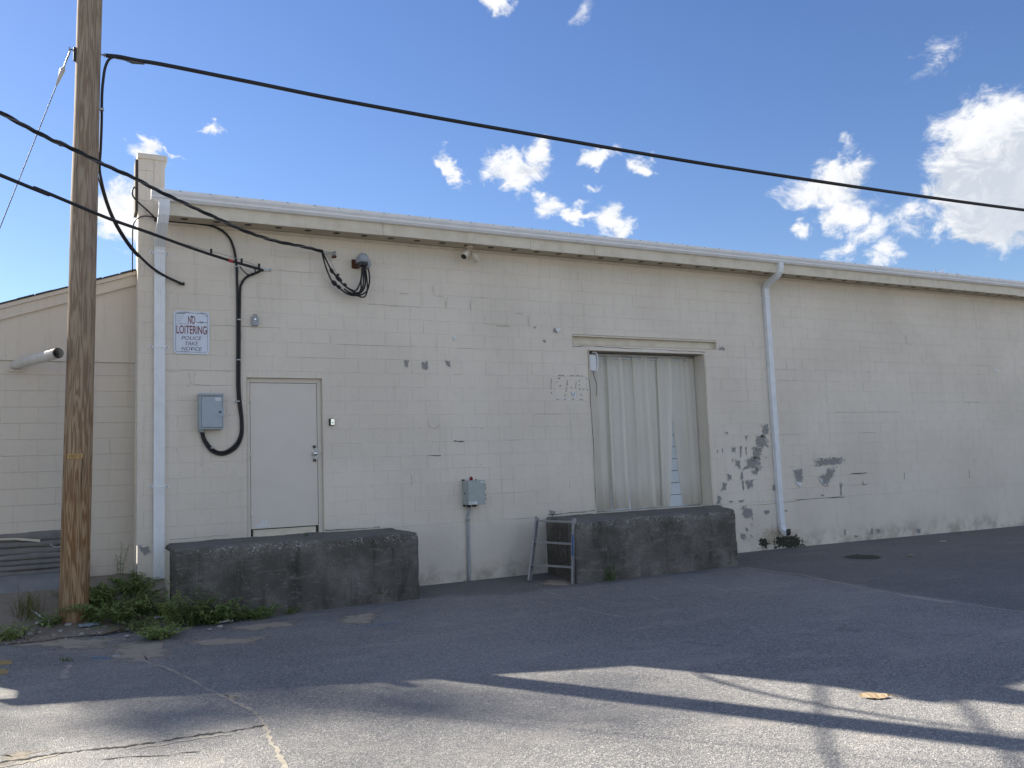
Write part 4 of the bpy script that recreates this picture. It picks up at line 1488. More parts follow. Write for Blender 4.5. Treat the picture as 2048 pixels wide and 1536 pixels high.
MB().tube([p + Vector((-.03 + .03 * math.sin(i / 45 * 3), 0, -.015 - .035 * math.sin(i / 40 * 3.1))) for i, p in enumerate(q[58:100])], .009, 6).build('second_wire', 'cable_black', dr)
for f in (36, 54):
    p = q[f]
    MB().box(p.x - .03, p.x + .026, p.y - .024, p.y + .02, p.z - .014, p.z + .014, .004).build('cable_strap', 'galvanised', dr)
p = D1[-1]
MB().tube([(p.x - .06, WALL - .05, p.z), (p.x, WALL - .04, p.z), (p.x + .01, WALL + .01, p.z + .01)], .012, 8).tube([(p.x, WALL - .04, p.z - .012), (p.x, WALL - .04, p.z + .025)], .012, 8).build('wall_hook', 'dark_metal', dr)


def wpath(px, d=.03):
    return [Vector((q_.x, WALL - d, q_.z)) for q_ in (atY(p[0], p[1], WALL - d) for p in px)]


RC = thing('riser_cables', 'pair of black cables running down the wall to the blue-grey cabinet', 'cable', atY(406, 865, WALL - .03))
MB().tube(spline(wpath([(331, 441), (350, 443), (400, 448), (432, 455), (455, 471), (467, 495), (473, 530), (474, 560), (475, 600), (475, 700), (475, 775), (478, 810), (482, 840), (481, 868), (470, 890), (448, 904), (428, 900), (412, 882), (406, 866), (405, 858)], .026), 6), .0165, 8).build('cable_sheath', 'cable_black', RC)
MB().tube(spline(wpath([(522, 541), (512, 546), (495, 553), (484, 566), (480, 590), (479, 700), (479, 775), (482, 812), (485, 842), (484, 872), (472, 896), (447, 909), (424, 903), (409, 884), (403, 866), (402, 858)], .03), 6), .0165, 8).build('cable_sheath', 'cable_black', RC)
MB().tube(spline(wpath([(480, 533), (486, 541), (496, 549), (506, 550), (511, 544), (508, 536)], .06), 6), .008, 7).build('small_loop', 'cable_black', RC)
for px in ((473, 534), (474, 803), (476, 720), (424, 896), (477, 640)):
    p = atY(px[0], px[1], WALL - .01)
    MB().box(p.x - .022, p.x + .03, WALL - .052, WALL - .004, p.z - .008, p.z + .008, .003).build('cable_clip', 'galvanised', RC)
AL = thing('corner_cables', 'two thin black cables looping round the parapet corner behind the downspout', 'cable', atY(266, 520, WALL - .05))
MB().tube(spline([atY(p, q_, Y) for p, q_, Y in [(278, 376, 12.1), (270, 374, 11.95), (265, 380, 11.83), (266, 392, 11.78), (276, 404, 11.76), (296, 422, 11.76), (314, 438, 11.77), (335, 442, 11.78)]], 6), .011, 7).build('cable_sheath', 'cable_black', AL)
MB().tube(spline([atY(p, q_, Y) for p, q_, Y in [(265, 545, 12.0), (265, 490, 11.97), (266, 455, 11.9), (272, 440, 11.82), (284, 433, 11.78), (300, 433, 11.77), (314, 438, 11.77)]], 6), .008, 7).build('cable_sheath', 'cable_black', AL)
p = atY(313, 439, 11.76)
MB().tube([(p.x - .015, 11.74, p.z - .02), (p.x + .01, 11.76, p.z + .01)], .022, 8).build('cable_boot', 'cable_black', AL)

# clamp on the wall at the end of the communication cable
p = atY(540, 540, WALL - .02)
CLM = thing('wall_clamp', 'small galvanised anchor plate holding the communication cable', 'clamp', (p.x, WALL, p.z - .03))
MB().box(p.x - .12, p.x + .02, WALL - .022, WALL - .004, p.z - .016, p.z + .02, .004).build('plate', 'galvanised', CLM)
MB().tube([(p.x, WALL - .04, p.z + .002), (p.x, WALL - .02, p.z + .002)], .012, 8).build('bolt', 'galvanised', CLM)

# hook for the service cable
p = atY(667, 509, WALL - .02)
HK = thing('insulator_hook', 'rusty eye hook on the wall anchoring the twisted power cable', 'hook', (p.x, WALL, p.z - .05))
MB().tube([(p.x, WALL - .07, p.z - .03), (p.x, WALL - .075, p.z + .03)], [.024, .02], 10).build('spool', 'galvanised', HK)
MB().box(p.x - .03, p.x + .03, WALL - .08, WALL - .004, p.z - .05, p.z - .035, .004).build('bracket', 'rust', HK)
e0 = A[-1]
MB().tube([e0, (p.x, WALL - .07, p.z + .012)], .006, 6).build('bail_wire', 'galvanised', HK)
MB().tube([e0 + Vector((0, 0, -.02)), (p.x, WALL - .07, p.z - .012)], .005, 6).build('bail_wire', 'galvanised', HK)

# weatherhead and its drip loops
wp = atY(722, 522, WALL - .15)
WHD = thing('weatherhead', 'grey weatherhead with rusty collar spilling looped black wires', 'weatherhead', (wp.x, WALL, wp.z - .1))
MB().tube([(wp.x - .02, WALL + .01, wp.z - .02), (wp.x - .02, WALL - .12, wp.z - .02)], .062, 14).build('conduit', 'rust', WHD)
MB().box(wp.x - .10, wp.x + .0, WALL - .03, WALL - .005, wp.z - .085, wp.z + .05, .012).build('collar', 'rust', WHD)
bm = bmesh.new()
bmesh.ops.create_uvsphere(bm, u_segments=18, v_segments=12, radius=.1)
for v in bm.verts:
    zz = v.co.z * (1.0 if v.co.z > 0 else .62)
    v.co = Vector((v.co.x * .92 + wp.x + .01, v.co.y * 1.15 + WALL - .19, zz + wp.z + .005))
MB().bm(bm, True).tube([(wp.x + .01, WALL - .19, wp.z - .035), (wp.x + .01, WALL - .19, wp.z - .02)], [.098, .104], 18).build('hood', 'weatherhead_grey', WHD)
bm = bmesh.new()
bmesh.ops.create_uvsphere(bm, u_segments=16, v_segments=10, radius=.085)
for v in bm.verts:
    v.co = Vector((v.co.x * .7 + wp.x + .085, v.co.y + WALL - .16, v.co.z * .95 + wp.z - .035))
MB().bm(bm, True).build('hood_lobe', 'weatherhead_grey', WHD)
MB().box(wp.x - .055, wp.x + .07, WALL - .26, WALL - .12, wp.z - .085, wp.z - .045, .01).build('wire_plate', 'dark_metal', WHD)
Z6 = lambda zx, zy: (600 + zx * .09766, 470 + zy * .09766)
for i, px in enumerate([[(450, 350), (480, 480), (530, 660), (590, 810), (660, 950), (760, 1040), (860, 1130), (960, 1200), (1090, 1240), (1180, 1215), (1250, 1100), (1250, 950), (1265, 780), (1275, 580)],
                        [(460, 370), (540, 520), (610, 660), (650, 740), (740, 850), (850, 980), (960, 1070), (1090, 1140), (1150, 1130), (1210, 1030), (1250, 900), (1270, 740), (1285, 580)],
                        [(470, 360), (560, 560), (640, 700), (760, 860), (880, 1010), (1010, 1110), (1130, 1180), (1230, 1160), (1290, 1050), (1300, 900), (1290, 720), (1300, 590)],
                        [(690, 980), (800, 1080), (920, 1170), (1050, 1220), (1170, 1240), (1290, 1210), (1380, 1130), (1420, 980), (1420, 820), (1390, 680), (1345, 590)],
                        [(900, 1100), (1000, 1170), (1100, 1200), (1220, 1200), (1310, 1100), (1340, 960), (1325, 800), (1310, 680), (1320, 590)],
                        [(940, 1130), (1060, 1200), (1180, 1245), (1280, 1275), (1345, 1240), (1380, 1100), (1370, 900), (1350, 740), (1335, 590)]]):
    q = [atY(*Z6(*p_), WALL - .12 - .02 * (i % 3) - .07 * (k_ / (len(px) - 1))) for k_, p_ in enumerate(px)]
    MB().tube(spline(q, 6), .0115, 7).build('drip_loop', 'cable_black', WHD)
MB().tube([atY(*Z6(530, 380), WALL - .1), atY(*Z6(650, 570), WALL - .11), atY(*Z6(750, 790), WALL - .12)], .004, 5).build('bare_wire', 'galvanised', WHD)
for (a, b_), (c_, d_), rr in [((620, 690), (680, 780), .022), ((740, 850), (850, 950), .024), ((660, 940), (740, 1030), .026), ((760, 1040), (830, 1090), .022), ((890, 1000), (950, 1040), .02), ((760, 800), (800, 830), .016)]:
    MB().tube([atY(*Z6(a, b_), WALL - .145), atY(*Z6((a + c_) / 2, (b_ + d_) / 2), WALL - .145), atY(*Z6(c_, d_), WALL - .145)], [rr * .9, rr * 1.3, rr * .9], 8).build('splice', 'cable_black', WHD)

# ------------------------------------------------------------------ downspouts


def ribbed(wd, dp):
    pr = []
    n = 5
    w2 = wd / 2
    pr += [(-w2, 0), (w2, 0), (w2, -dp)]
    for i in range(n):
        x0 = w2 - .012 - i * (wd - .024) / n
        x1 = w2 - .012 - (i + 1) * (wd - .024) / n
        pr += [(x0, -dp), (x0 - .004, -dp + .004), (x1 + .006, -dp + .004), (x1 + .002, -dp)]
    pr += [(-w2, -dp)]
    return pr


def spout(name, label, cx, path, wd, dp, straps, outlet=None):
    """path: list of (y of the wall-side face, z) from the gutter down; ribbed rectangular tube"""
    o = thing(name, label, 'downspout', (cx(path[-1][1]), WALL, path[-1][1]), 'white downspouts')
    pr = ribbed(wd, dp)
    pts = [Vector((cx(z), y, z)) for y, z in path]
    ring = []
    for i, p in enumerate(pts):
        t = (pts[min(i + 1, len(pts) - 1)] - pts[max(0, i - 1)]).normalized()
        nrm = Vector((1, 0, 0)).cross(t).normalized()
        if nrm.y < 0 and abs(t.z) > .2 or nrm.z < -.3:
            pass
        ring.append((p, Vector((1, 0, 0)), nrm if nrm.y > 0 else -nrm))
    MB().ext(pr, ring, cap=False).build('pipe', 'downspout_white', o)
    e = ring[-1]
    inner = [(a * .94, b_ * .9 - .004) for a, b_ in pr]
    MB().ext(inner, [(e[0] + Vector((0, 0, .004)), e[1], e[2]), (e[0] + Vector((0, 0, .06)), e[1], e[2])], cap=True).build('outlet', 'dark_metal', o)
    for z in straps:
        x = cx(z)
        s_ = MB().box(x - wd / 2 - .004, x + wd / 2 + .004, WALL - dp - .012, WALL - .002, z - .016, z + .016, .003)
        s_.box(x - wd / 2 - .055, x + wd / 2 + .055, WALL - .010, WALL - .001, z - .017, z + .017, .004)
        st_ = s_.build('strap', 'downspout_white', o)
        for sx in (-1, 1):
            MB().tube([(x + sx * (wd / 2 + .032), WALL - .016, z), (x + sx * (wd / 2 + .032), WALL - .008, z)], .007, 8).build('screw', 'dark_metal', st_)
    return o


ax0 = (atY(308, 700, WALL - .07).x + atY(330, 700, WALL - .07).x) / 2
w0 = atY(330, 700, WALL - .07).x - atY(308.5, 700, WALL - .07).x
zl = lambda y, x=319: atY(x, y, WALL - .05).z
spout('downspout', 'ribbed white downspout beside the no loitering sign', lambda z: ax0 if z < 4.9 else ax0 + .02 * min(1, (z - 4.9) / .2), [(11.40, 5.24), (11.40, 5.14), (11.42, 5.07), (11.47, 5.0), (11.64, 4.86), (11.74, 4.79), (11.79, 4.74), (WALL - .006, 4.67), (WALL - .006, 4.45), (WALL - .006, 2.5), (WALL - .006, 1.2), (WALL - .008, zl(1157))], w0, .075, [zl(505), zl(693), zl(973)])
bx_ = atY(1546, 800, WALL - .05).x
wr = .105
zr = lambda y, x=1548: atY(x, y, WALL - .05).z
spout('downspout', 'white downspout with curved foot right of the loading door', lambda z: bx_ if z > .5 else bx_ + .0, [(11.40, 5.24), (11.40, 5.14), (11.415, 5.09), (11.46, 5.045), (11.64, 4.965), (11.74, 4.915), (11.79, 4.87), (WALL - .006, 4.81), (WALL - .006, 4.4), (WALL - .006, 2.5), (WALL - .006, .60), (WALL - .012, .42), (WALL - .035, .335), (WALL - .09, .275), (WALL - .19, .235)], wr, .08, [zr(596, 1533), zr(762, 1541), zr(1000, 1557)])

# ------------------------------------------------------------------ sign
sA, sB = atY(347, 621, WALL - .01), atY(419, 709, WALL - .01)
sx0, sx1, sz0, sz1 = sA.x, sB.x, sB.z, sA.z
SG = thing('wall_sign', 'white metal no loitering sign with worn red lettering', 'sign', ((sx0 + sx1) / 2, WALL, sz0))


def rrect(x0, x1, z0, z1, rr, n=5):
    out = []
    for cx_, cz_, a0 in ((x1 - rr, z1 - rr, 0), (x0 + rr, z1 - rr, 90), (x0 + rr, z0 + rr, 180), (x1 - rr, z0 + rr, 270)):
        for i in range(n + 1):
            a = rad(a0 + 90 * i / n)
            out.append((cx_ + rr * math.cos(a), cz_ + rr * math.sin(a)))
    return out


def plate(pts, y0, y1):
    n = len(pts)
    mb = MB().add([(x, y0, z) for x, z in pts] + [(x, y1, z) for x, z in pts], [list(range(n))[::-1], [n + i for i in range(n)]] + [[i, (i + 1) % n, n + (i + 1) % n, n + i] for i in range(n)])
    return mb


plate(rrect(sx0, sx1, sz0, sz1, .045), WALL - .014, WALL - .010).build('plate', 'sign_white', SG)
a_, b_ = rrect(sx0 + .022, sx1 - .022, sz0 + .022, sz1 - .022, .035), rrect(sx0 + .028, sx1 - .028, sz0 + .028, sz1 - .028, .03)
n = len(a_)
MB().add([(x, WALL - .0152, z) for x, z in a_] + [(x, WALL - .0152, z) for x, z in b_], [[i, (i + 1) % n, n + (i + 1) % n, n + i] for i in range(n)]).build('border', 'sign_worn', SG)
sw, sh = sx1 - sx0, sz1 - sz0
cx = (sx0 + sx1) / 2
zf = lambda t: sz1 - sh * t
text_mesh('NO', 'lettering', 'sign_red', SG, (cx, WALL - .0155, zf(.205)), sw * .20, sh * .185, 0, .012)
text_mesh('LOITERING', 'lettering', 'sign_red', SG, (cx, WALL - .0155, zf(.435)), sw * .84, sh * .195, 0, .012)
text_mesh('POLICE', 'lettering', 'sign_grey', SG, (cx, WALL - .0155, zf(.63)), sw * .56, sh * .085, .22, .006)
text_mesh('TAKE', 'lettering', 'sign_grey', SG, (cx, WALL - .0155, zf(.755)), sw * .36, sh * .085, .22, .006)
text_mesh('NOTICE', 'lettering', 'sign_grey', SG, (cx, WALL - .0155, zf(.88)), sw * .57, sh * .085, .22, .006)
r = random.Random(9)
for (u0, t0, u1, h_) in [(.06, .06, .32, .05), (.07, .125, .30, .012), (.07, .18, .27, .012), (.08, .235, .2, .014), (.07, .30, .42, .018), (.62, .255, .95, .045), (.12, .03, .55, .02), (.6, .04, .93, .035), (.1, .945, .5, .012), (.45, .955, .9, .014), (.88, .1, .95, .05), (.08, .5, .11, .08), (.915, .45, .945, .1)]:
    x0, x1 = sx0 + sw * u0, sx0 + sw * u1
    zc_ = zf(t0)
    nn = 7
    top_ = [(x0 + (x1 - x0) * i / (nn - 1), zc_ + sh * h_ * r.uniform(.1, .7) * math.sin(math.pi * (i + .4) / nn)) for i in range(nn)]
    bot_ = [(x0 + (x1 - x0) * i / (nn - 1), zc_ - sh * h_ * r.uniform(.1, .7) * math.sin(math.pi * (i + .4) / nn)) for i in range(nn)]
    MB().add([(x, WALL - .0149, z) for x, z in top_] + [(x, WALL - .0149, z) for x, z in bot_], [[i + nn, i + 1 + nn, i + 1, i] for i in range(nn - 1)]).build('worn_streak', 'sign_worn', SG)
for t in (.12, .885):
    MB().tube([(cx, WALL - .02, zf(t)), (cx, WALL - .012, zf(t))], .009, 10).build('bolt', 'dark_metal', SG)

# ------------------------------------------------------------------ blue-grey cabinet
cA, cB = atY(399, 790, WALL - .17), atY(447, 858, WALL - .17)
CB = thing('wall_cabinet', 'blue-grey metal telephone cabinet on the wall left of the plain door', 'cabinet', ((cA.x + cB.x) / 2, WALL, cB.z))
MB().box(cA.x, cB.x, WALL - .16, WALL - .002, cB.z, cA.z, .006).build('body', 'cabinet_blue_grey', CB)
MB().box(cA.x - .006, cB.x + .006, WALL - .18, WALL - .002, cA.z - .002, cA.z + .022, .005).build('lid', 'cabinet_blue_grey', CB)
cd = MB().box(cA.x + .024, cB.x - .016, WALL - .172, WALL - .161, cB.z + .024, cA.z - .022, .004).build('cabinet_door', 'cabinet_blue_grey', CB)
MB().box(cA.x + .020, cB.x - .012, WALL - .1615, WALL - .159, cB.z + .020, cA.z - .018).build('door_gap', 'dark_metal', CB)
zz = cB.z + (cA.z - cB.z) * .48
MB().box(cB.x - .065, cB.x + .004, WALL - .176, WALL - .171, zz - .05, zz + .05, .003).build('lock_plate', 'cabinet_blue_grey', cd)
MB().tube([(cB.x - .04, WALL - .185, zz + .01), (cB.x - .04, WALL - .172, zz + .01)], .014, 10).build('lock', 'dark_metal', cd)
MB().box(cB.x - .10, cB.x - .032, WALL - .1745, WALL - .172, cA.z - .075, cA.z - .035, .0005).build('sticker', 'white_plastic', cd)
for i in range(2):
    MB().box(cB.x - .092, cB.x - .04, WALL - .1752, WALL - .1746, cA.z - .053 - .012 * i, cA.z - .049 - .012 * i).build('sticker_print', 'sign_worn', cd)
MB().tube([(atY(404, 858, WALL - .06).x, WALL - .045, cB.z - .035), (atY(404, 858, WALL - .06).x, WALL - .045, cB.z + .01)], .045, 12).build('cable_gland', 'conduit_grey', CB)

# light sensor box
p = atY(510, 640, WALL - .04)
LS = thing('sensor_box', 'tiny grey photocell box on the wall above the plain door', 'sensor', (p.x, WALL, p.z - .075))
MB().box(p.x - .04, p.x + .045, WALL - .065, WALL - .003, p.z - .075, p.z + .045, .006).build('body', 'weatherhead_grey', LS)
MB().tube([(p.x + .005, WALL - .035, p.z + .04), (p.x + .005, WALL - .035, p.z + .078)], [.03, .024], 12).build('photocell', 'galvanised', LS)
MB().tube([(p.x, WALL - .072, p.z + .005), (p.x, WALL - .065, p.z + .005)], .011, 8).build('screw', 'chrome', LS)
# bell push
p = atY(664, 844, WALL - .02)
BL = thing('key_box', 'small silver key switch beside the plain door', 'switch', (p.x, WALL, p.z - .045))
MB().box(p.x - .04, p.x + .03, WALL - .035, WALL - .003, p.z - .05, p.z + .048, .003).build('back_box', 'dark_metal', BL)
MB().box(p.x - .022, p.x + .03, WALL - .045, WALL - .035, p.z - .045, p.z + .043, .004).build('face_plate', 'chrome', BL)
MB().tube([(p.x + .004, WALL - .048, p.z - .012), (p.x + .004, WALL - .044, p.z - .012)], .009, 8).build('keyhole', 'dark_metal', BL)

# control box with red beacon and conduit
Zc = lambda zx, zy: (900 + zx * .0651, 940 + zy * .0651)
q0, q1 = atY(*Zc(545, 335), WALL - .22), atY(*Zc(1100, 1045), WALL - .22)
KB = thing('control_box', 'grey-green electrical control box with red beacon above a thin conduit', 'control box', ((q0.x + q1.x) / 2, WALL, q1.z))
MB().box(q0.x, q1.x, WALL - .19, WALL - .012, q1.z, q0.z, .006).build('body', 'control_box_grey', KB)
kd = MB().box(q0.x + .004, q1.x + .002, WALL - .215, WALL - .194, q1.z - .004, q0.z + .004, .006).build('box_door', 'control_box_grey', KB)
lb = MB().box(q0.x + .012, q0.x + .145, WALL - .2172, WALL - .215, q1.z + .006, q1.z + .045, .0005).build('label_plate', 'white_plastic', kd)
text_mesh('CSI', 'lettering', 'sign_grey', lb, (q0.x + .046, WALL - .2180, q1.z + .026), .042, .024, .25, .01)
MB().box(q0.x + .074, q0.x + .112, WALL - .2180, WALL - .2174, q1.z + .023, q1.z + .028).build('label_line', 'sign_grey', lb)
MB().box(q1.x - .07, q1.x - .02, WALL - .2172, WALL - .215, q0.z - .038, q0.z - .018, .0005).build('warning_sticker', 'white_plastic', kd)
for t in (.2, .34, .62, .78):
    zz = q0.z - (q0.z - q1.z) * t
    MB().box(q1.x + .0, q1.x + .014, WALL - .208, WALL - .185, zz - .016, zz + .016, .003).build('hinge', 'dark_metal', kd)
MB().tube([(q0.x - .006, WALL - .1, (q0.z + q1.z) / 2 - .01), (q0.x + .002, WALL - .1, (q0.z + q1.z) / 2 - .01)], .014, 8).build('side_switch', 'dark_metal', KB)
xm = (q0.x + q1.x) / 2 - .03
MB().tube([(xm, WALL - .10, q0.z), (xm, WALL - .10, q0.z + .03), (xm, WALL - .10, q0.z + .05), (xm, WALL - .10, q0.z + .062)], [.026, .026, .021, .006], 14).build('beacon', 'red_plastic', KB)
MB().tube([(xm + .08, WALL - .10, q0.z), (xm + .08, WALL - .10, q0.z + .018)], .012, 10).build('button', 'dark_metal', KB)
MB().tube([(xm + .03, WALL - .11, q1.z - .035), (xm + .03, WALL - .11, q1.z + .002)], [.034, .038], 14).build('horn', 'dark_metal', KB)
for zz in (q0.z + .01, q1.z - .012):
    MB().box(q0.x + .0, q0.x + .035, WALL - .03, WALL - .004, zz - .012, zz + .012, .003).build('mounting_foot', 'dark_metal', KB)
KC = thing('conduit', 'thin pale grey conduit rising from the paving into the control box', 'conduit', (q0.x + .05, WALL - .05, 0))
xc, xg = atY(936, 1030, WALL - .04).x, atY(938, 1150, WALL - .04).x
MB().tube(spline([(xc + .0, WALL - .09, q1.z + .02), (xc + .01, WALL - .085, q1.z - .03), (xc + .012, WALL - .06, q1.z - .09), (xc, WALL - .045, q1.z - .16), (xc, WALL - .04, q1.z - .25), (xg, WALL - .04, -.05)], 6), .022, 10).build('pipe', 'conduit_grey', KC)
for zz in (q1.z - .005, q1.z - .20):
    MB().tube([(xc, WALL - (.088 if zz > q1.z - .1 else .043), zz), (xc, WALL - (.088 if zz > q1.z - .1 else .042), zz - .035)], .031, 10).build('coupling', 'conduit_grey' if zz < q1.z - .1 else 'dark_metal', KC)

# twin floodlight under the eave
p = atZ(939, 494, 5.06)
FL = thing('twin_floodlight', 'cream twin-headed security light under the eave', 'light', (p.x, WALL - .2, 5.0))
MB().tube([(p.x, WALL - .2, 5.076), (p.x, WALL - .2, 5.035)], [.055, .05], 14).build('base', 'trim_paint', FL)
for d_, nm in (((-1.0, -.35, -.95), 0), ((.75, .15, -.8), 1)):
    dv = Vector(d_).normalized()
    a0 = Vector((p.x, WALL - .2, 5.03))
    MB().tube([a0, a0 + dv * .09], .014, 8).build('arm', 'trim_paint', FL)
    b0 = a0 + dv * .07
    hv = Vector((-.55, -.35, -.62)).normalized() if nm == 0 else Vector((.5, .1, -.8)).normalized()
    hd = MB().tube([b0, b0 + hv * .03, b0 + hv * .16], [.03, .046, .05], 14).build('lamp_head', 'trim_paint', FL)
    MB().tube([b0 + hv * .1605, b0 + hv * .162], .044, 14).build('lens', 'dark_metal', hd)

# ------------------------------------------------------------------ ladder leaning by the dock
LD = thing('ladder', 'short grey three-rung ladder section with blue sticker leaning on the mossy slab', 'ladder', gp(1100, 1166))
b0, b1 = gp(1059, 1162), gp(1147, 1167)
t0_, t1_ = atZ(1074, 1035, .89), atZ(1148, 1038, .90)


def rail(a, b_, name, wdir):
    d = (b_ - a).normalized()
    s_ = wdir
    n_ = d.cross(s_).normalized()
    prof_ = [(-.016, -.036), (.016, -.036), (.016, -.028), (-.008, -.028), (-.008, .028), (.016, .028), (.016, .036), (-.016, .036)]
    return MB().ext(prof_, [(a, s_, n_), (b_ - d * .02, s_, n_), (b_ + d * .008, s_, n_)]).build(name, 'ladder_metal', LD)


wd_ = (b1 - b0).normalized()
rl0 = rail(b0, t0_, 'side_rail', wd_)
rl1 = rail(b1, t1_, 'side_rail', -wd_)
for f in (.25, .61, .95):
    a, b_ = b0.lerp(t0_, f), b1.lerp(t1_, f)
    d = (b_ - a).normalized()
    u_ = Vector((0, 0, 1))
    v_ = d.cross(u_).normalized()
    MB().ext([(-.02, -.013), (.02, -.013), (.02, .013), (-.02, .013)], [(a, v_, u_), (b_, v_, u_)]).build('rung', 'ladder_metal', LD)
a, b_ = b1.lerp(t1_, .42), b1.lerp(t1_, .76)
toc = (CAM - a).normalized()
sdir = wd_
n_ = (b_ - a).normalized().cross(sdir).normalized()
if n_.dot(toc) < 0:
    n_ = -n_
MB().ext([(-.004, .0372), (.0175, .0372), (.0175, .0385), (-.004, .0385)], [(a, sdir, n_), (b_, sdir, n_)]).build('blue_sticker', 'blue_tape', rl1)

# ------------------------------------------------------------------ pipes
pb, pe = atY(30, 730, ANX), atY(116, 706, ANX - 1.35)
pd = (pe - pb).normalized()
DP = thing('drain_pipe', 'white plastic pipe sticking out of the annex wall', 'pipe', pb)
mb = MB().tube([pb - pd * .05, pb + pd * .9, pe], .056, 20, cap=False)
mb.tube([pe, pe - pd * .3], [.050, .050], 20, cap=False)
n = 20
mb.build('pipe', 'pvc', DP)
MB().tube([pb + pd * .45, pb + pd * .50, pe - pd * .0], [.062, .062, .0605], 20, cap=False).build('sleeve', 'pvc', DP)
MB().tube([pe - pd * .25, pe - pd * .24], .051, 16).build('bore', 'dark_metal', DP)
MB().box(pb.x - .08, pb.x + .11, ANX - .03, ANX - .002, pb.z - .085, pb.z - .06, .004).build('bracket', 'annex_paint', DP)
p = atY(288, 1165, WALL - .05)
MB().tube([(p.x, WALL - .05, .18), (p.x, WALL - .05, .44), (p.x, WALL - .05, .455)], [.038, .038, .032], 14).build('pipe_stub', 'pvc', None)
o = bpy.data.objects['pipe_stub']
tag(o, 'short capped grey pipe stub standing against the warehouse corner', 'pipe')

# drain / pothole by the downspout
p = gp(1720, 1114)
DG = ground_sheet('pothole', [(1690, 1113), (1715, 1109), (1758, 1112), (1760, 1117), (1730, 1119), (1695, 1117)], 'moss', .009, .03, 3, .85, 1.2)
tag(DG, None, None)

# ------------------------------------------------------------------ plants
def leaf(mb, p, d, L, w, droop, up=Vector((0, 0, 1))):
    d = d.normalized()
    s_ = d.cross(up)
    s_ = s_.normalized() if s_.length > 1e-3 else Vector((1, 0, 0))
    m_ = p + d * L * .5 + Vector((0, 0, -droop * .25 * L))
    e = p + d * L + Vector((0, 0, -droop * L))
    k_ = Vector((0, 0, w * .25))
    mb.add([p, m_ + s_ * w / 2 + k_, m_, m_ - s_ * w / 2 + k_, e], [[0, 1, 2], [0, 2, 3], [1, 4, 2], [2, 4, 3]])


def weed(name, label, pos, h, nst, spread, leafL, leafW, mat, seed, group=None, perst=14, cat='weed', droop=.5):
    r = random.Random(seed)
    o = thing(name, label, cat, pos, group)
    st, fo = MB(), MB()
    for i in range(nst):
        a = r.uniform(0, 6.283)
        rr = spread * math.sqrt(r.random()) * .35
        b_ = pos + Vector((math.cos(a) * rr, math.sin(a) * rr, -.02))
        b_.z = hgt(b_.x, b_.y) - .01 if abs(b_.x) < 3 and b_.y > 9 else pos.z - .01
        a2 = a + r.uniform(-.7, .7)
        out = spread * r.uniform(.25, .75)
        hh = h * r.uniform(.5, 1.05)
        q = [b_, b_ + Vector((math.cos(a2) * out * .35, math.sin(a2) * out * .35, hh * .6)), b_ + Vector((math.cos(a2) * out, math.sin(a2) * out, hh))]
        q = spline(q, 4)
        st.tube(q, [.005 * (1 - .6 * t / (len(q) - 1)) for t in range(len(q))], 4, False)
        for k_ in range(perst):
            t = (k_ + r.random()) / perst
            t = .12 + .88 * t
            j = t * (len(q) - 1)
            jj = min(int(j), len(q) - 2)
            p = q[jj].lerp(q[jj + 1], j - jj)
            aa = r.uniform(0, 6.283)
            d = Vector((math.cos(aa), math.sin(aa), r.uniform(-.1, .75)))
            sc_ = r.uniform(.6, 1.2) * (1.1 - .45 * t)
            leaf(fo, p, d, leafL * sc_, leafW * sc_, droop * r.uniform(.2, 1))
    st.build('stem', 'leaf_dark', o)
    fo.build('foliage', mat, o)
    return o


def tuft(name, label, pos, h, n, spread, mat, seed, group=None):
    r = random.Random(seed)
    o = thing(name, label, 'grass', pos, group)
    mb = MB()
    for i in range(n):
        a = r.uniform(0, 6.283)
        b_ = pos + Vector((r.gauss(0, spread * .3), r.gauss(0, spread * .3), -.02))
        hh = h * r.uniform(.45, 1.1)
        d = Vector((math.cos(a), math.sin(a), 0))
        s_ = Vector((-d.y, d.x, 0)) * .004
        out = spread * r.uniform(.3, 1.2)
        m_ = b_ + d * out * .35 + Vector((0, 0, hh * .65))
        e = b_ + d * out + Vector((0, 0, hh * r.uniform(.7, 1)))
        mb.add([b_ - s_, b_ + s_, m_ + s_ * .8, m_ - s_ * .8, e], [[0, 1, 2, 3], [3, 2, 4]])
    mb.build('blades', mat, o)
    return o


def gpx(x, y):
    p = gp(x, y)
    return Vector((p.x, p.y, hgt(p.x, p.y)))


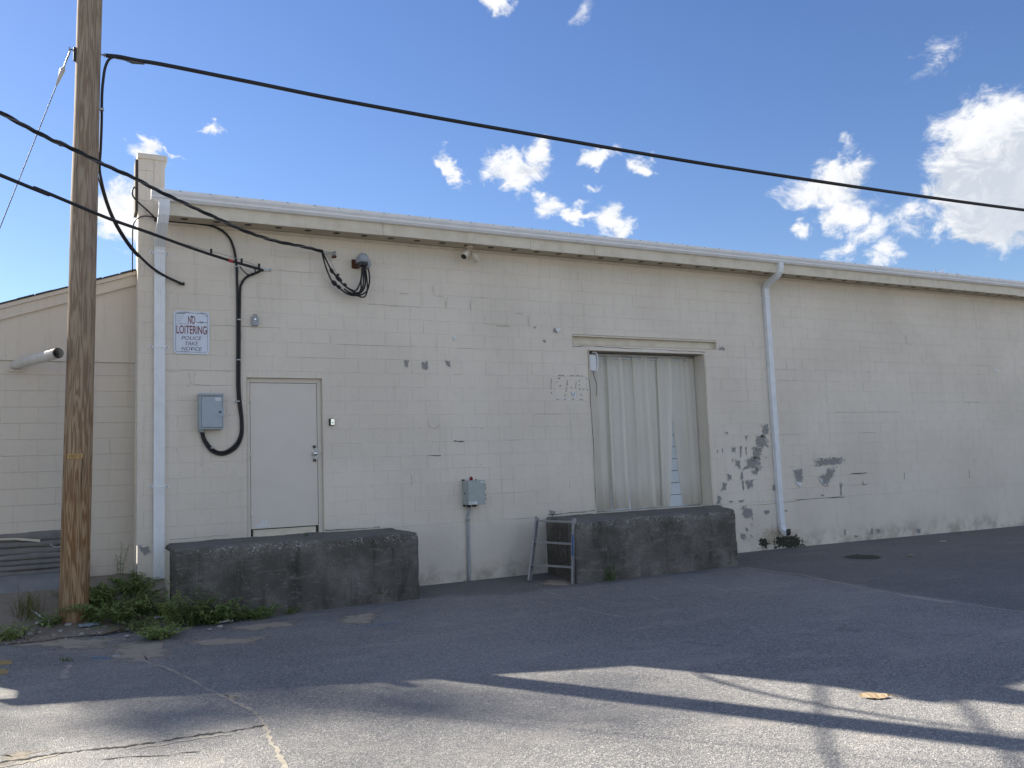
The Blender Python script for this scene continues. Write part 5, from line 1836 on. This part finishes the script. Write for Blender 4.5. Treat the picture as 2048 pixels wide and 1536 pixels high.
W = [('weed', 'broad bushy green weed filling the gap between pole and warehouse corner', (0.42, 11.15), .235, 34, .62, .10, .045, 'leaf_green', 22),
     ('weed', 'leafy green weed close against the right side of the pole', (0.24, 11.42), .20, 14, .26, .09, .04, 'leaf_bright', 16),
     ('weed', 'tangled weed in front of the white downspout foot', (0.8, 11.2), .20, 18, .40, .10, .035, 'leaf_green', 18),
     ('weed', 'tall dark weed with long leaves at the left end of the long slab', (1.14, 10.55), .44, 14, .40, .15, .035, 'leaf_dark', 15),
     ('weed', 'upright feathery bright weed beside the long slab corner', (0.96, 10.42), .40, 9, .20, .08, .022, 'leaf_bright', 26),
     ('weed', 'low mound of bright green weed growing out of the paving edge', (0.84, 9.92), .13, 34, .26, .06, .026, 'leaf_bright', 14),
     ('weed', 'broad leaved dock weed along the foot of the long slab', (1.42, 10.53), .24, 12, .34, .14, .06, 'leaf_green', 10),
     ('weed', 'small rosette weed sprouting from the long slab foot', (1.64, 10.54), .18, 10, .26, .10, .035, 'leaf_dark', 10),
     ('weed', 'spiky small weed at the slab foot below the plain door', (1.98, 10.55), .17, 14, .24, .11, .022, 'leaf_green', 9),
     ('weed', 'tiny sprig at the slab foot furthest along from the weeds', (2.34, 10.57), .10, 7, .14, .06, .018, 'leaf_dark', 8),
     ('weed', 'sprawling weed at the dirt edge just before the pole foot', (0.62, 10.52), .15, 16, .34, .08, .035, 'leaf_dark', 12),
     ('weed', 'yellowish green weed on the dirt left of the pole', (-0.66, 10.8), .18, 14, .30, .08, .035, 'leaf_bright', 12),
     ('weed', 'small weed hugging the left side of the pole foot', (-0.24, 11.05), .16, 9, .16, .08, .028, 'leaf_green', 12),
     ('weed', 'leafy weed at the slab foot beneath the blue-grey cabinet', (1.8, 10.55), .16, 12, .3, .10, .035, 'leaf_green', 10),
     ('weed', 'bushy weed against the warehouse corner beside the pipe stub', (0.64, 11.62), .19, 16, .3, .1, .04, 'leaf_green', 16),
     ('weed', 'thin tall weed stalk against the annex wall', (0.5, 12.02), .42, 3, .10, .05, .02, 'leaf_dark', 14)]
for i, (n_, lab, px, h_, ns_, sp_, lL, lW, mt, per) in enumerate(W):
    weed(n_, lab, Vector((*px, hgt(*px))), h_ * (1.15 if h_ > .2 else 1.05), int(ns_ * 1.25), sp_ * 1.2, lL * 1.15, lW * 1.0, mt, 100 + i, 'weeds at the wall foot', int(per * 1.25))
tuft('grass_tuft', 'dry straw coloured stalks standing among the weeds by the pole', Vector((.5, 11.0, hgt(.5, 11.0))), .40, 26, .30, 'grass_dry', 31, 'grass tufts')
tuft('grass_tuft', 'thin green grass blades leaning on the long slab end', Vector((1.25, 10.54, hgt(1.25, 10.54))), .36, 60, .30, 'grass_green', 32, 'grass tufts')
tuft('grass_tuft', 'tall wispy grass tuft on the dirt left of the pole', gpx(52, 1238), .42, 70, .22, 'grass_dry', 3, 'grass tufts')
tuft('grass_tuft', 'short straggly grass at the front edge of the dirt', gpx(40, 1278), .16, 60, .25, 'grass_dry', 4, 'grass tufts')
tuft('grass_tuft', 'fine green grass tuft growing at the foot of the mossy slab', gpx(1213, 1160), .30, 150, .22, 'grass_green', 5, 'grass tufts')
tuft('grass_tuft', 'thin grass sprig in the paving crack by the blue paint', gpx(133, 1322), .08, 18, .10, 'grass_green', 6, 'grass tufts')
tuft('grass_tuft', 'little grass sprig on the slab in front of the threshold', Vector((2.75, 11.5, .87)), .05, 14, .05, 'grass_green', 7, 'grass tufts')

# dry sprigs in the gutter far along the roof
for i, (px, py, h_) in enumerate([(1870, 545, .06), (1887, 546, .13), (1898, 549, .09), (1910, 550, .07), (1918, 551, .04)]):
    p = atY(px, py, GY - .06)
    p.z = GZ + .10
    tuft('gutter_sprig', 'dry reddish sprig sprouting from the gutter', p, h_ + .06, 7, .09, 'twig', 50 + i, 'sprigs in the gutter')

# ------------------------------------------------------------------ litter and stones
def stone(pos, r0, seed, name='stone', mat='stone', label='pale stone lying in the dirt round the pole', flat=.6, group='loose stones by the pole'):
    r = random.Random(seed)
    bm = bmesh.new()
    bmesh.ops.create_icosphere(bm, subdivisions=2, radius=r0)
    for v in bm.verts:
        v.co *= 1 + .3 * noise.noise(v.co * (1.2 / r0) * .6 + Vector((seed, 0, 0)))
        v.co.z *= flat
        v.co.x *= 1.25
    me = bpy.data.meshes.new(name)
    bm.to_mesh(me)
    bm.free()
    for p in me.polygons:
        p.use_smooth = True
    o = link(name, me, mat, None, pos + Vector((0, 0, r0 * flat * .5)))
    o.rotation_euler = (0, 0, r.uniform(0, 6))
    tag(o, label, 'stone', group)
    return o


r = random.Random(12)
for i, (x, y, s_) in enumerate([(58, 1273, .045), (138, 1253, .04), (147, 1243, .03), (96, 1258, .03), (163, 1272, .03), (190, 1248, .025), (120, 1266, .025), (80, 1268, .022), (210, 1258, .03), (175, 1262, .022), (30, 1268, .02), (255, 1276, .025), (292, 1271, .03), (420, 1262, .02), (108, 1274, .018), (200, 1270, .02), (15, 1120, .03)]):
    if y < 1150:
        continue
    p = gpx(x, y)
    p.z += .012
    stone(p, s_, i, label='chalky white lump of stone largest of those in the dirt' if i == 0 else 'pale pebble half buried in the dirt round the pole')
p = gpx(232, 1313)
stone(p, .035, 40, label='pale flat stone lying alone on the sand patch', flat=.35)
p = gpx(440, 1254)
stone(p, .032, 41, label='orange brown pebble beside the crumpled paper', flat=.5)
# gravel crumbs nobody would count
mb = MB()
for i in range(900):
    x = r.uniform(-1.2, 1.15)
    y = r.uniform(10.35, 11.9) if r.random() < .6 else r.gauss(10.55, .12)
    if y > 12.1:
        continue
    s_ = r.uniform(.004, .013)
    c_ = Vector((x, y, hgt(x, y) + .018))
    q = [c_ + Vector((r.uniform(-1, 1), r.uniform(-1, 1), r.uniform(-.4, .9))).normalized() * s_ * r.uniform(.7, 1.2) for _ in range(4)]
    mb.add(q, [[0, 1, 2], [0, 2, 3], [0, 3, 1], [1, 3, 2]])
for i in range(420):
    p = gp(r.uniform(360, 2000), r.uniform(1190, 1330))
    s_ = r.uniform(.003, .008)
    c_ = onto(p, .006)
    q = [c_ + Vector((r.uniform(-1, 1), r.uniform(-1, 1), r.uniform(-.2, .9))).normalized() * s_ for _ in range(4)]
    mb.add(q, [[0, 1, 2], [0, 2, 3], [0, 3, 1], [1, 3, 2]])
o = mb.build('gravel', 'stone')
tag(o, 'loose gravel crumbs scattered over dirt and asphalt', 'gravel', kind='stuff')


def crumpled(name, label, pos, s_, seed, mat='paper', sx=1.6):
    r = random.Random(seed)
    n_ = 7
    vs = []
    for j in range(n_):
        for i in range(n_):
            u, v = i / (n_ - 1) - .5, j / (n_ - 1) - .5
            vs.append(pos + Vector((u * s_ * sx + r.uniform(-.1, .1) * s_, v * s_ + r.uniform(-.1, .1) * s_, .01 + s_ * .45 * abs(noise.noise(Vector((u * 4, v * 4, seed)))) + r.uniform(0, .08) * s_)))
    mb = MB().add(vs, [[j * n_ + i, j * n_ + i + 1, (j + 1) * n_ + i + 1, (j + 1) * n_ + i] for j in range(n_ - 1) for i in range(n_ - 1)])
    o = mb.build(name, mat)
    tag(o, label, 'litter', 'scraps of litter')
    return o


crumpled('paper_scrap', 'crumpled pale paper scrap near the foot of the long slab', gpx(448, 1246), .10, 3, sx=1.9)
crumpled('paper_scrap', 'torn white scrap tangled in the weeds by the slab corner', gpx(322, 1243) + Vector((0, 0, .03)), .09, 5)
crumpled('paper_scrap', 'bluish white plastic scrap lying left of the pole foot', gpx(90, 1249) + Vector((0, 0, .01)), .11, 8)
crumpled('paper_scrap', 'grey rag of plastic on the dirt before the pole', gpx(178, 1256) + Vector((0, 0, .01)), .12, 11, 'sign_worn')
crumpled('paper_scrap', 'tiny white scrap on the dark asphalt past the right downspout', gpx(1886, 1084), .06, 14, sx=2.2)
crumpled('paper_scrap', 'small tan scrap on the dark asphalt near the pothole', gpx(1822, 1112), .06, 15, 'dry_leaf', sx=2)
p = gpx(225, 1268) + Vector((0, 0, .03))
o = MB().tube([p + Vector((-.11, -.05, -.01)), p + Vector((0, 0, .005)), p + Vector((.12, .09, .0))], [.012, .014, .01], 7).build('broken_stick', 'stick_wood')
tag(o, 'short grey broken stick lying in front of the weeds', 'stick')
q0_, q1_ = gpx(62, 1232) + Vector((0, 0, .06)), gpx(86, 1245) + Vector((0, 0, .04))
o = MB().tube([q0_, q0_.lerp(q1_, .5) + Vector((0, 0, .01)), q1_], .008, 6).build('white_stick', 'paper')
tag(o, 'thin white stick poking from the plastic scrap', 'stick')
# fallen oak leaf on the sunlit asphalt
c_ = gpx(1750, 1396) + Vector((0, 0, .005))
mb = MB()
n_ = 5
ax_ = Vector((.82, -.55, 0)).normalized()
sd = Vector((-ax_.y, ax_.x, 0))
up_, dn_ = [], []
for i in range(n_ * 2):
    t = i / (n_ * 2 - 1)
    w_ = (.055 * math.sin(math.pi * min(1, t * 1.05)) ** .8) * (1.0 if i % 2 else .72)
    b0_ = c_ + ax_ * (t - .5) * .21 + Vector((0, 0, .003 * math.sin(t * 7) + .002))
    up_.append(b0_ + sd * w_ + Vector((0, 0, .018)))
    dn_.append(b0_ - sd * w_ + Vector((0, 0, .004)))
mb.add(up_ + dn_, [[i, i + 1, n_ * 2 + i + 1, n_ * 2 + i] for i in range(n_ * 2 - 1)])
mb.tube([c_ + ax_ * .10 + Vector((0, 0, .012)), c_ + ax_ * .15 + Vector((0, 0, .004))], .003, 5)
o = mb.build('fallen_leaf', 'dry_leaf')
tag(o, 'dry tan oak leaf lying on the sunlit asphalt', 'leaf')
# pale wire scrap on the footing
p = atY(110, 1092, ANX - .12)
o = MB().tube(spline([p + Vector((-.05, 0, .03)), p + Vector((-.01, 0, -.01)), p + Vector((.08, 0, -.012))], 5), .004, 5).build('wire_scrap', 'paper')
tag(o, 'bit of pale wire lying on the annex footing', 'wire')


# ------------------------------------------------------------------ trees whose shade dapples the lot (left of the view)
def tree(label, pos, zc, cr, seed, n_leaf=5200):
    r = random.Random(seed)
    o = thing('tree', label, 'tree', pos, 'trees behind the annex')
    tk = MB()
    tops = []
    h = zc + cr * .6
    tk.tube(spline([pos + Vector((0, 0, -.2)), pos + Vector((r.uniform(-.2, .2), r.uniform(-.2, .2), h * .3)), pos + Vector((r.uniform(-.4, .4), r.uniform(-.4, .4), h * .62)), pos + Vector((0, 0, h))], 5), [.26 * (1 - .93 * i / 15) for i in range(16)], 9)
    for i in range(16):
        a = i * 2.4 + r.uniform(-.4, .4)
        f = r.uniform(-.85, .45)
        b_ = pos + Vector((0, 0, zc + f * cr))
        L = cr * math.sqrt(max(.15, 1 - f * f)) * r.uniform(.65, 1.05)
        e = b_ + Vector((math.cos(a) * L, math.sin(a) * L, L * r.uniform(.1, .45)))
        tk.tube(spline([b_, b_.lerp(e, .5) + Vector((0, 0, .15)), e], 4), [.045 * (1 - .85 * q / 8) for q in range(9)], 6)
        for k_ in range(4):
            tops.append(b_.lerp(e, r.uniform(.3, 1.08)) + Vector((r.gauss(0, .3), r.gauss(0, .3), r.gauss(0, .3))))
    tk.build('trunk', 'stick_wood', o)
    lf = MB()
    for i in range(n_leaf):
        c_ = r.choice(tops) + Vector((r.gauss(0, .22), r.gauss(0, .22), r.gauss(0, .18)))
        d = Vector((r.uniform(-1, 1), r.uniform(-1, 1), r.uniform(-.5, .6)))
        leaf(lf, c_, d, .17, .11, .3)
    lf.build('crown', 'tree_leaf', o)
    return o


def along_sun(gx, gy, dist):
    return Vector((gx, gy, 0)) + S * dist


for i, (gx, gy, dist, cr, nl, lab) in enumerate([(-.6, 6.8, 42, 2.7, 1900, 'spreading leafy tree beyond the annex roof'), (-7.0, 9.0, 42, 4.5, 6000, 'tall broad leafy tree far behind the annex'),
                                               (1.9, 6.2, 46, 1.6, 1100, 'slim leafy tree furthest behind the annex'), (-3.4, 3.4, 44, 3.6, 2400, 'rounded leafy tree to the left of the other trees')]):
    t = along_sun(gx, gy, dist)
    tree(lab, Vector((t.x, t.y, 0)), t.z, cr, 60 + i, nl)
